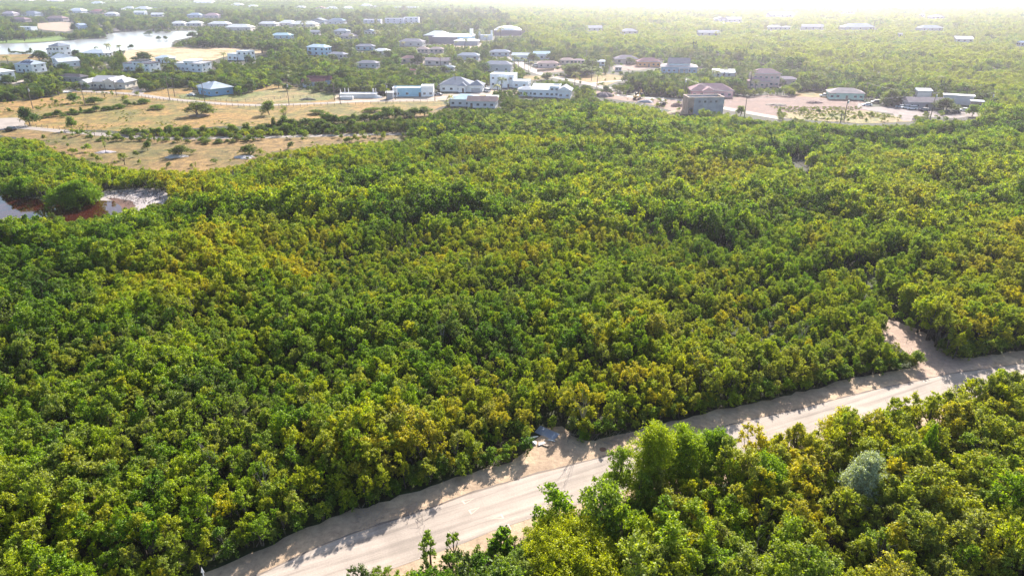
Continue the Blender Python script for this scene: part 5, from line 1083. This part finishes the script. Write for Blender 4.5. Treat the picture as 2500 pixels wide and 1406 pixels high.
# undergrowth inside the near forest
ux_, uy_ = RNG.uniform(-150, 150, 9000), RNG.uniform(46, 175, 9000)
k_ = ~in_poly(ux_, uy_, ROADBAND) & (np.abs(ux_) < .8*uy_ + 15) & ~in_poly(ux_, uy_, POLYG[0]) & ~blocked(ux_, uy_, np.full(9000, 1.2), np.full(9000, .6)); ux_, uy_ = ux_[k_], uy_[k_]; m = len(ux_); us = RNG.uniform(.6, 1.4, m)
gn_scatter('undergrowth', 'low dark undergrowth between the mangrove stems', [q[2] for q in SHRUB], np.stack([ux_, uy_, np.zeros(m)], 1), np.stack([np.zeros(m), np.zeros(m), RNG.uniform(0, 6, m)], 1), np.stack([us, us, us], 1), RNG.uniform(.2, .6, m), RNG.uniform(0, .6, m), RNG.integers(0, 5, m))
# far scrub patches
px_, py_, pi = [], [], []
yy = 1440
while yy < 3900:
    stp = 27 if yy < 2400 else 29; w = .8 * yy + 60
    for xv in np.arange(-w, w, stp): px_.append(xv + RNG.uniform(-4, 4)); py_.append(yy + RNG.uniform(-4, 4))
    yy += stp * .95
px_, py_ = np.array(px_), np.array(py_); q = ~blocked(px_, py_, np.full(len(px_), 5.), np.full(len(px_), 12.)); px_, py_ = px_[q], py_[q]; m = len(px_); q1, q2 = P(px_, py_, 0 * px_)
lt = q1 < 1100; tt = np.where(lt & (RNG.uniform(0, 1, m) < .5), RNG.uniform(.1, .35, m), .45 + .5 * (fbm(px_, py_, 160) - .5) + RNG.normal(0, .06, m))
print('patches', m)
gn_scatter('far_scrubland', 'hazy far scrubland reaching to the horizon', PATCH, np.stack([px_, py_, np.zeros(m)], 1), np.stack([np.zeros(m), np.zeros(m), RNG.uniform(0, 6, m)], 1), np.stack([np.ones(m)]*3, 1) * np.array([1, 1, 1.15]), np.clip(tt, .05, .9), RNG.uniform(.05, .4, m), RNG.integers(0, 5, m))
# shrubs lining the road edge
def edge_shrubs():
    k = 0
    pl = [Vector(v) for v in upn]; cand = []
    for a, b in zip(off(upg, -3.9), off(upg, -3.9)[1:]):
        L = (b - a).length
        for j in range(int(L / 1.15)): cand.append(a.lerp(b, (j + .5) / (L / 1.15)))
    for c in cand:
        c = c + Vector((random.uniform(-.5, .5), random.uniform(-.2, 1.6))); P0 = P(c.x, c.y, 0)
        if not (-20 < P0[0] < 2520 and P0[1] < 1425): continue
        if blocked(np.array([c.x]), np.array([c.y + .6]), np.array([.4]), np.array([.3]))[0]: continue
        i = random.randrange(5); sz = random.uniform(.6, 1.25); t = random.uniform(.25, .62); g = random.uniform(0, .5)
        plant('roadside_shrub', unique_label('low', colour_word(t, g), 'roadside shrub', P0[0], P0[1], LAND_NEAR, 0), 'shrub', 'low shrubs along the road edge', SHRUB[i][0], SHRUB[i][1], (c.x, c.y, 0), random.uniform(0, 6), sz * 1.15, sz, t, g, tname='stems'); k += 1
    print('edge shrubs', k)
edge_shrubs()

# ------------------------------------------------------------------ trees and shrubs one can pick out in the fields and gardens
def gtree(label, px, py, wp, hp, pr, t, g, name='garden_tree', cat='tree', group=None):
    gx, gy, _ = G(px, py); m = mpp(py); me_ = pr[0]; H0 = {id(q[0]): 5.2 for q in ROUND}.get(id(me_), None) or (5.2 if me_ in [q[0] for q in SPARSE + FINE] else 1.9 if me_ in [q[0] for q in SHRUB] else 5.2); R0 = 1.2 if H0 == 1.9 else 2.5
    return plant(name, label, cat, group, pr[0], pr[1], (gx, gy, 0), px * .7, wp * m / 2 / R0, hp * m / .98 / H0, t, g)
FT = [('big dark round tree beside the turning circle on the left', 73, 306, 46, 42, ROUND[0], .12, .05, 'field_tree', 'tree'),
 ('round green tree with a long shadow in the upper left field', 181, 252, 32, 24, ROUND[1], .30, .1, 'field_tree', 'tree'),
 ('spreading low bush right of the round green field tree', 232, 254, 40, 16, ROUND[2], .22, .15, 'field_bush', 'bush'),
 ('olive tree with a dark shadow in the pasture beside the lane', 659, 281, 42, 32, ROUND[3], .32, .35, 'field_tree', 'tree'),
 ('feathery conical grey-green tree at the lower pasture edge', 697, 308, 38, 50, SPARSE[0], .26, .5, 'casuarina_tree', 'tree'),
 ('small bare topped tree in the right part of the pasture', 961, 274, 16, 18, SPARSE[1], .2, .5, 'field_tree', 'tree'),
 ('smaller bare tree just right of it in the pasture', 973, 282, 15, 16, SPARSE[0], .2, .9, 'field_tree', 'tree'),
 ('large dark tangled bush on an earthy mound in the pasture', 486, 282, 74, 30, ROUND[4], .16, .45, 'field_bush', 'bush'),
 ('flat green shrub patch in the middle of the pasture', 383, 267, 44, 10, ROUND[1], .40, .2, 'field_bush', 'bush'),
 ('upright leafy young tree above the lower lane', 178, 318, 24, 32, ROUND[2], .3, .25, 'field_tree', 'tree'),
 ('small round topped tree standing alone in the lower field', 362, 368, 25, 22, ROUND[3], .18, .25, 'field_tree', 'tree'),
 ('thin tall tree with a narrow crown on the rubble mound', 259, 374, 15, 36, SPARSE[1], .5, .4, 'field_tree', 'tree'),
 ('pale bare shrub at the edge of the lower field', 305, 403, 34, 28, SPARSE[0], .42, .7, 'field_bush', 'bush'),
 ('dark bush crowning the pale rock mound in the lower field', 443, 380, 62, 24, ROUND[0], .10, .35, 'field_bush', 'bush'),
 ('dark bush on the right-hand rock mound of the lower field', 607, 378, 50, 24, ROUND[1], .10, .3, 'field_bush', 'bush'),
 ('thin grey sapling at the lower edge of the lower field', 479, 412, 12, 18, SPARSE[1], .3, .9, 'field_tree', 'tree'),
 ('low flat bush in the middle right of the pasture', 773, 279, 46, 10, ROUND[2], .3, .4, 'field_bush', 'bush'),
 ('long low bush right of the flat one in the pasture', 912, 274, 48, 10, ROUND[4], .36, .35, 'field_bush', 'bush'),
 ('dark small tree behind the cream gabled bungalow drive', 256, 238, 26, 14, SPARSE[0], .15, .2, 'field_tree', 'tree'),
 ('broad dark round tree at the pale lagoon field', 348, 152, 50, 22, ROUND[0], .1, .1, 'garden_tree', 'tree'),
 ('round dark green tree left of the white modern blocks', 281, 166, 28, 24, ROUND[1], .13, 0, 'garden_tree', 'tree'),
 ('brownish tree beside the round dark green tree', 303, 160, 24, 24, ROUND[3], .3, .55, 'garden_tree', 'tree'),
 ('grey bare looking tree on the far lagoon bank', 60, 101, 38, 32, SPARSE[0], .1, .7, 'garden_tree', 'tree'),
 ('dark tree beside the far bank blue gabled house', 182, 80, 16, 20, ROUND[2], .1, 0, 'garden_tree', 'tree'),
 ('feathery tree cluster at the lagoon corner', 272, 81, 34, 20, SPARSE[1], .15, .5, 'garden_tree', 'tree'),
 ('large mangrove island tip in the lagoon at left', 240, 94, 30, 14, ROUND[4], .3, .1, 'garden_tree', 'tree'),
 ('first round mangrove islet in the lagoon', 364, 86, 22, 9, ROUND[0], .2, .1, 'islet_bush', 'bush'),
 ('small round islet bush, left of a pair', 388, 98, 14, 9, ROUND[1], .16, .1, 'islet_bush', 'bush'),
 ('small round islet bush, right of a pair', 404, 98, 12, 9, ROUND[2], .16, .1, 'islet_bush', 'bush'),
 ('islet bush near the far lagoon shore', 390, 81, 20, 8, ROUND[3], .2, .1, 'islet_bush', 'bush'),
 ('brownish islet bush near the far lagoon shore', 406, 81, 20, 7, ROUND[4], .25, .5, 'islet_bush', 'bush'),
 ('small bush on the near lagoon bank', 320, 119, 16, 9, ROUND[0], .15, .1, 'islet_bush', 'bush'),
 ('dark oval tree in front of the white house beside the lagoon field', 610, 162, 26, 26, ROUND[2], .1, .1, 'garden_tree', 'tree'),
 ('purple-grey bush at the right side of the tall pink house', 2002, 195, 54, 16, ROUND[3], .04, .5, 'garden_tree', 'tree'),
 ('dark broad tree behind the tall pink house', 1815, 186, 44, 26, ROUND[0], .1, .3, 'garden_tree', 'tree'),
 ('dark round tree behind the parked silver car', 2173, 256, 50, 36, ROUND[3], .2, .5, 'garden_tree', 'tree'),
 ('big dark tree left of the grey roofed bungalow', 2212, 238, 50, 28, ROUND[4], .1, .2, 'garden_tree', 'tree'),
 ('dark spreading shrubs right of the grey roofed bungalow', 2308, 272, 62, 30, ROUND[0], .08, .3, 'garden_tree', 'tree'),
 ('light green tree right of the small container hut', 2372, 284, 30, 28, ROUND[1], .45, .2, 'garden_tree', 'tree'),
 ('dark tree at the far right utility pole', 2425, 262, 22, 22, ROUND[2], .12, .1, 'garden_tree', 'tree'),
 ('small tree in front of the dark pole by the concrete shell', 1807, 283, 24, 24, ROUND[1], .35, .3, 'garden_tree', 'tree'),
 ('slim tree by the pole before the pink bungalow wall', 1669, 232, 16, 24, ROUND[2], .2, .3, 'garden_tree', 'tree'),
 ('long dark bush clump beside the bright lane', 1400, 184, 100, 26, ROUND[3], .2, .4, 'garden_tree', 'tree'),
 ('dark bush left of the long clump beside the lane', 1336, 196, 34, 17, ROUND[4], .15, .3, 'garden_tree', 'tree'),
 ('round tree between the white gables and pale blue gable', 1302, 154, 34, 22, ROUND[0], .14, .2, 'garden_tree', 'tree'),
 ('round tree right of the pale blue gabled house', 1342, 147, 22, 16, ROUND[1], .16, .25, 'garden_tree', 'tree'),
 ('second round tree right of the pale blue gabled house', 1358, 146, 20, 16, ROUND[2], .25, .3, 'garden_tree', 'tree'),
 ('dark round tree behind the tiny pink cottage', 1408, 148, 26, 15, ROUND[3], .08, .3, 'garden_tree', 'tree'),
 ('dark tree in front of the mauve hipped bungalow', 1537, 158, 28, 16, ROUND[4], .12, .4, 'garden_tree', 'tree'),
 ('grey-green tree in front of the pale green bungalow, left', 2042, 240, 18, 18, ROUND[1], .25, .3, 'garden_tree', 'tree'),
 ('small leafy tree in front of the pale green bungalow, right', 2062, 241, 14, 13, ROUND[2], .3, .2, 'garden_tree', 'tree'),
 ('light bush row at the right end of the bare dirt field', 1935, 228, 38, 24, ROUND[0], .35, .4, 'garden_tree', 'tree'),
 ('two tone bush above the bare dirt field', 1990, 222, 30, 24, ROUND[1], .3, .4, 'garden_tree', 'tree'),
 ('dark purple bush in the hazy right scrub', 1810, 146, 44, 16, ROUND[2], .03, .5, 'garden_tree', 'tree'),
 ('dark oval bush in the hazy scrub near the tilted roof', 2410, 108, 40, 22, ROUND[3], .08, .4, 'garden_tree', 'tree'),
 ('dark bush group in the hazy right scrub', 2240, 204, 46, 18, ROUND[4], .1, .4, 'garden_tree', 'tree')]
for f in FT: gtree(*f)
# dark round trees between the houses
DT = [(190, 140), (145, 150), (25, 210), (50, 175), (100, 150), (200, 150), (225, 155), (430, 165), (605, 118), (640, 130), (668, 128), (700, 140), (735, 150), (790, 160), (812, 152), (845, 165), (880, 150), (915, 145), (950, 150), (985, 142), (1020, 158),
      (640, 196), (672, 200), (715, 178), (745, 168), (770, 190), (815, 190), (690, 158), (730, 200), (855, 215), (805, 226), (785, 222), (700, 222), (680, 215), (1150, 170), (1120, 160), (1180, 178), (1085, 180), (1060, 190), (960, 190), (920, 205), (885, 205), (1000, 195), (1110, 200), (560, 190), (520, 195), (480, 200), (440, 195),
      (400, 212), (360, 222), (345, 190), (385, 190), (160, 180), (120, 195), (80, 200), (140, 215), (90, 232), (50, 240), (20, 246), (1380, 225), (1480, 230), (1430, 232), (1900, 208), (2200, 225), (1040, 108), (1060, 100), (640, 84), (610, 90), (560, 92), (520, 88), (690, 60), (870, 66), (470, 95), (545, 100), (1310, 118), (1340, 112)]
for k, (px, py) in enumerate(DT):
    w_ = 26 + (k * 7) % 16; t = .06 + (k * 13 % 10) * .02
    gtree(unique_label('dense', 'dark green' if t < .18 else 'deep green', 'round tree', px, py, LANDMARKS, 0), px, py, w_ * (.75 if py < 120 else 1), w_ * .62 * (.75 if py < 120 else 1), ROUND[k % 5], t, .05 + (k % 4) * .08, 'garden_tree', 'tree', 'round garden trees between the houses')
# hedges: rows of single shrubs along the field edges
def hedge(pix, step, wp, hp, tl, gl, lab, group):
    for (ax, ay), (bx, by) in zip(pix, pix[1:]):
        n_ = max(1, int(abs(bx - ax) / step))
        for j in range(n_):
            f = (j + random.random()) / n_; px, py = ax + (bx - ax) * f, ay + (by - ay) * f + random.uniform(-3, 3) ; t = random.uniform(*tl); g = random.uniform(*gl); w_ = wp * random.uniform(.4, 1.6)
            gtree(unique_label('wide' if w_ > wp else 'narrow', colour_word(t, g), lab, px, py, [('the turning circle tree', 73, 306), ('the round topped lone field tree', 362, 368), ('the feathery conical tree', 697, 308), ('the dark pasture bush', 486, 282), ('the dark rock mound bush', 443, 380), ('the right end of the pasture', 1030, 290), ('the young tree above the lane', 178, 318), ('the cream gabled bungalow', 278, 217), ('the sky blue bungalow', 522, 236)], 0),
                  px, py, w_, hp * random.uniform(.45, 1.3), ROUND[random.randrange(5)], t, g, 'hedgerow_shrub', 'shrub', group)
hedge([(100, 292), (160, 284), (225, 274), (300, 262), (355, 253)], 10, 20, 12, (.18, .36), (.1, .3), 'hedge shrub', 'shrubs of the hedge crossing the pasture')
hedge([(310, 330), (400, 330), (520, 328), (640, 326), (760, 322), (880, 316), (990, 312)], 9, 26, 19, (.12, .45), (.1, .45), 'hedgerow shrub', 'shrubs of the hedgerow above the lower lane')
hedge([(640, 322), (720, 312), (800, 306), (880, 300), (960, 292), (1040, 284)], 14, 34, 26, (.06, .28), (.1, .3), 'tall hedge shrub', 'tall shrubs at the lower edge of the pasture')
hedge([(200, 338), (260, 342), (340, 346), (480, 350), (620, 346)], 16, 17, 12, (.2, .4), (.3, .6), 'thin verge shrub', 'thin shrubs below the lower lane')
hedge([(20, 128), (60, 130), (110, 131)], 12, 16, 9, (.1, .2), (.1, .3), 'bank shrub', 'shrubs on the near lagoon bank')
# tussocks in the fields
def tussocks():
    polys = [[(150, 316), (230, 280), (420, 258), (620, 268), (980, 264), (960, 282), (800, 300), (560, 306), (320, 320)], [(60, 262), (200, 240), (360, 240), (300, 254), (100, 284)], [(1880, 262), (2100, 262), (2200, 290), (1980, 292)]]
    X, Y = [], []
    for pg in polys:
        gp = [G(*q)[:2] for q in pg]; xs = [q[0] for q in gp]; ys_ = [q[1] for q in gp]; a = RNG.uniform(min(xs), max(xs), 900); b = RNG.uniform(min(ys_), max(ys_), 900); q = in_poly(a, b, gp) & (fbm(a, b, 22) > .47); X.append(a[q]); Y.append(b[q])
    X, Y = np.concatenate(X), np.concatenate(Y); m = len(X); s_ = RNG.uniform(.14, .42, m)
    gn_scatter('grass_tussocks', 'scattered dark grass tussocks over the dry pasture', [q[2] for q in SHRUB], np.stack([X, Y, np.zeros(m)], 1), np.stack([np.zeros(m)]*2 + [RNG.uniform(0, 6, m)], 1), np.stack([s_ * 1.8, s_ * 1.2, s_ * .8], 1), RNG.uniform(.1, .9, m), RNG.uniform(.2, .9, m), RNG.integers(0, 5, m))
    print('tussocks', m)
tussocks()
def scrub():
    polys = [[(95, 335), (160, 326), (350, 340), (640, 340), (1000, 330), (985, 338), (740, 358), (600, 394), (450, 413), (230, 396), (130, 364)], [(0, 250), (165, 226), (360, 226), (300, 246), (100, 270), (0, 280)], [(1270, 200), (1400, 180), (1530, 182), (1480, 212)], [(1440, 222), (1560, 238), (1690, 262), (1690, 280), (1590, 260)], [(1900, 270), (2240, 290), (2240, 300), (1900, 300)], [(2240, 286), (2440, 262), (2440, 298), (2240, 298)]]
    X, Y, S = [], [], []
    for n_, pg in enumerate(polys):
        gp = [G(*q)[:2] for q in pg]; xs = [q[0] for q in gp]; ys_ = [q[1] for q in gp]; c = 2600 if n_ == 0 else 900; a = RNG.uniform(min(xs), max(xs), c); b = RNG.uniform(min(ys_), max(ys_), c); de = dist_line(a, b, gp + gp[:1])
        q = in_poly(a, b, gp) & (RNG.uniform(0, 1, c) < .35 * np.exp(-de / 2.5) + (.0 if n_ == 0 else .08) * (fbm(a, b, 10) > .6)); X.append(a[q]); Y.append(b[q]); S.append(RNG.uniform(.35, 1.35, q.sum()) * (1 if n_ == 0 else .8))
    X, Y, S = np.concatenate(X), np.concatenate(Y), np.concatenate(S); m = len(X)
    gn_scatter('field_scrub', 'ragged low scrub along the edges of the fields', [q[2] for q in SHRUB], np.stack([X, Y, np.zeros(m)], 1), np.stack([np.zeros(m)]*2 + [RNG.uniform(0, 6, m)], 1), np.stack([S * 1.3, S * 1.3, S], 1), RNG.uniform(.2, .7, m), RNG.uniform(.1, .8, m), RNG.integers(0, 5, m))
scrub()
# dead stumps on the mud flat
def stumps():
    b = MB()
    for _ in range(260):
        u, v = random.random(), random.random(); px = 255 + u * 150; py = 468 + v * 32
        if px > 380 and py > 492 or (px < 300 and py > 486): continue
        gx, gy, _z = G(px, py); e = Vector((gx + random.gauss(0, .35), gy + random.gauss(0, .35), random.uniform(.15, .7))); b.tube((gx, gy, 0), e, .07, .03, 4)
        if random.random() < .6: b.tube(e, e + Vector((random.gauss(0, .9), random.gauss(0, .9), random.uniform(-.1, .4))), .035, .015, 4)
    tag(b.build('dead_stumps', paint((.10, .085, .08), .9)), 'dead grey stumps and roots scattered over the mud flat', None, None, 'stuff')
stumps()
# bare pale twigs and leaf litter by the turnout
def brush():
    b = MB()
    for px0, py0, w, h, n_ in ((1470, 1072, 90, 14, 120), (950, 1262, 90, 30, 60), (2290, 858, 50, 30, 60), (2250, 850, 40, 20, 30)):
        for _ in range(n_):
            gx, gy, _z = G(px0 + random.uniform(-w, w), py0 + random.uniform(-h, h)); e = Vector((gx + random.gauss(0, .7), gy + random.gauss(0, .7), random.uniform(.1, .9))); b.tube((gx, gy, .02), e, .025, .01, 4)
    tag(b.build('brushwood_debris', paint((.30, .25, .22), .9)), 'dry twigs and brushwood littering the forest edge', None, None, 'stuff')
brush()

# ------------------------------------------------------------------ palms
PALM_MAT = leaf_mat('palm_fronds', [(0, (.05, .09, .02)), (.5, (.12, .16, .03)), (1, (.34, .27, .07))], .3, .25, .12)
PALMS = []
def palm_proto(seed, H):
    rr = random.Random(seed); tr = MB(); lean = Vector((rr.uniform(-.5, .5), rr.uniform(-.5, .5), 0)); prev = Vector((0, 0, -.1))
    for k in range(1, 6):
        t = k / 5; q = Vector((lean.x * t * t, lean.y * t * t, H * t)); tr.tube(prev, q, .2 - .06 * t, .19 - .06 * t, 8); prev = q
    V = []
    for k in range(17):
        a = k * 2.399 + rr.uniform(-.2, .2); el = rr.uniform(-.25, 1.1); L = rr.uniform(1.9, 2.6); d = Vector((math.cos(a), math.sin(a), 0)); sd = Vector((-d.y, d.x, 0)); pts = []
        for j in range(8): t = j / 7; pts.append(prev + d * L * t * math.cos(el * (1 - t)) + Vector((0, 0, L * (math.sin(el) * t * .8 - .75 * t * t))))
        for j in range(7):
            for s in (-1, 1):
                for o_ in (0, .5):
                    c = pts[j].lerp(pts[j+1], o_); f = (pts[j+1] - pts[j]); w = .72 * math.sin(math.pi * min(1, (j + .9) / 8.2)) + .1
                    tip = c + sd * s * w * .85 + f * .7 - Vector((0, 0, w * .45)); V += [c, c + f * .28, tip, tip - f * .06]
    return (mesh_np('fronds', np.array([tuple(v) for v in V]), [PALM_MAT]), tr.mesh('trunk', BARK))
for i in range(4): PALMS.append(palm_proto(i, 5.2 + i * .9))
PL = [(236, 131), (271, 133), (297, 138), (264, 134), (418, 172), (410, 170), (548, 158), (430, 182), (23, 163), (345, 185), (732, 90), (746, 92), (723, 89), (924, 103), (953, 106), (966, 104), (989, 98), (986, 122), (859, 112), (818, 124), (862, 136), (1113, 118), (1135, 122), (1223, 108), (870, 176), (1172, 106), (1188, 112), (1014, 152),
      (1295, 170), (1266, 172), (1256, 168), (1280, 176), (1428, 140), (1403, 212), (1457, 214), (1722, 200), (1768, 196), (1737, 204), (1748, 206), (1830, 224), (1806, 214), (1843, 228), (1945, 198), (1962, 196), (1972, 205), (2178, 240), (2290, 236), (1225, 240), (1216, 236), (1098, 266), (1672, 240), (1480, 172), (700, 206), (1076, 164), (2146, 76), (2130, 82), (705, 196)]
for k, (px, py) in enumerate(PL):
    gx, gy, _ = G(px, py); big_ = 1.0 + (k * 5 % 7) * .07 + (.7 if py < 110 else 0); c, t_ = PALMS[k % 4]; tt = .25 + (k * 3 % 5) * .12; tt = .95 if (px, py) in ((986, 122), (1098, 266)) else tt
    r_ = empty('palm_tree', (gx, gy, 0), k * 1.1); tag(r_, unique_label('yellowish' if tt > .6 else 'green', ['short', 'slender', 'leaning', 'tall'][k % 4], 'palm', px, py - 10, LANDMARKS, 0), 'palm tree', 'palm trees in the gardens')
    o = link(bpy.data.objects.new('crown', c)); o.parent = r_; o['tint'] = float(tt); o['grey'] = 0.15; o.scale = (big_,) * 3
    o = link(bpy.data.objects.new('trunk', t_)); o.parent = r_; o.scale = (big_,) * 3

# ------------------------------------------------------------------ haze
m, nt, _, L = nodes('haze'); v = N(nt, 'ShaderNodeVolumePrincipled'); v.inputs['Color'].default_value = (.80, .80, 1.0, 1); v.inputs['Density'].default_value = HAZE_DENSITY; v.inputs['Anisotropy'].default_value = HAZE_G
o_ = N(nt, 'ShaderNodeOutputMaterial'); L.new(v.outputs[0], o_.inputs['Volume'])
hz = MB().box(-6300, 6300, -300, 6300, -1.2, 58).build('haze', m); tag(hz, 'thin bright haze filling the air over the land', None, None, 'stuff')

print('LONG', len(BAD), BAD[:12])
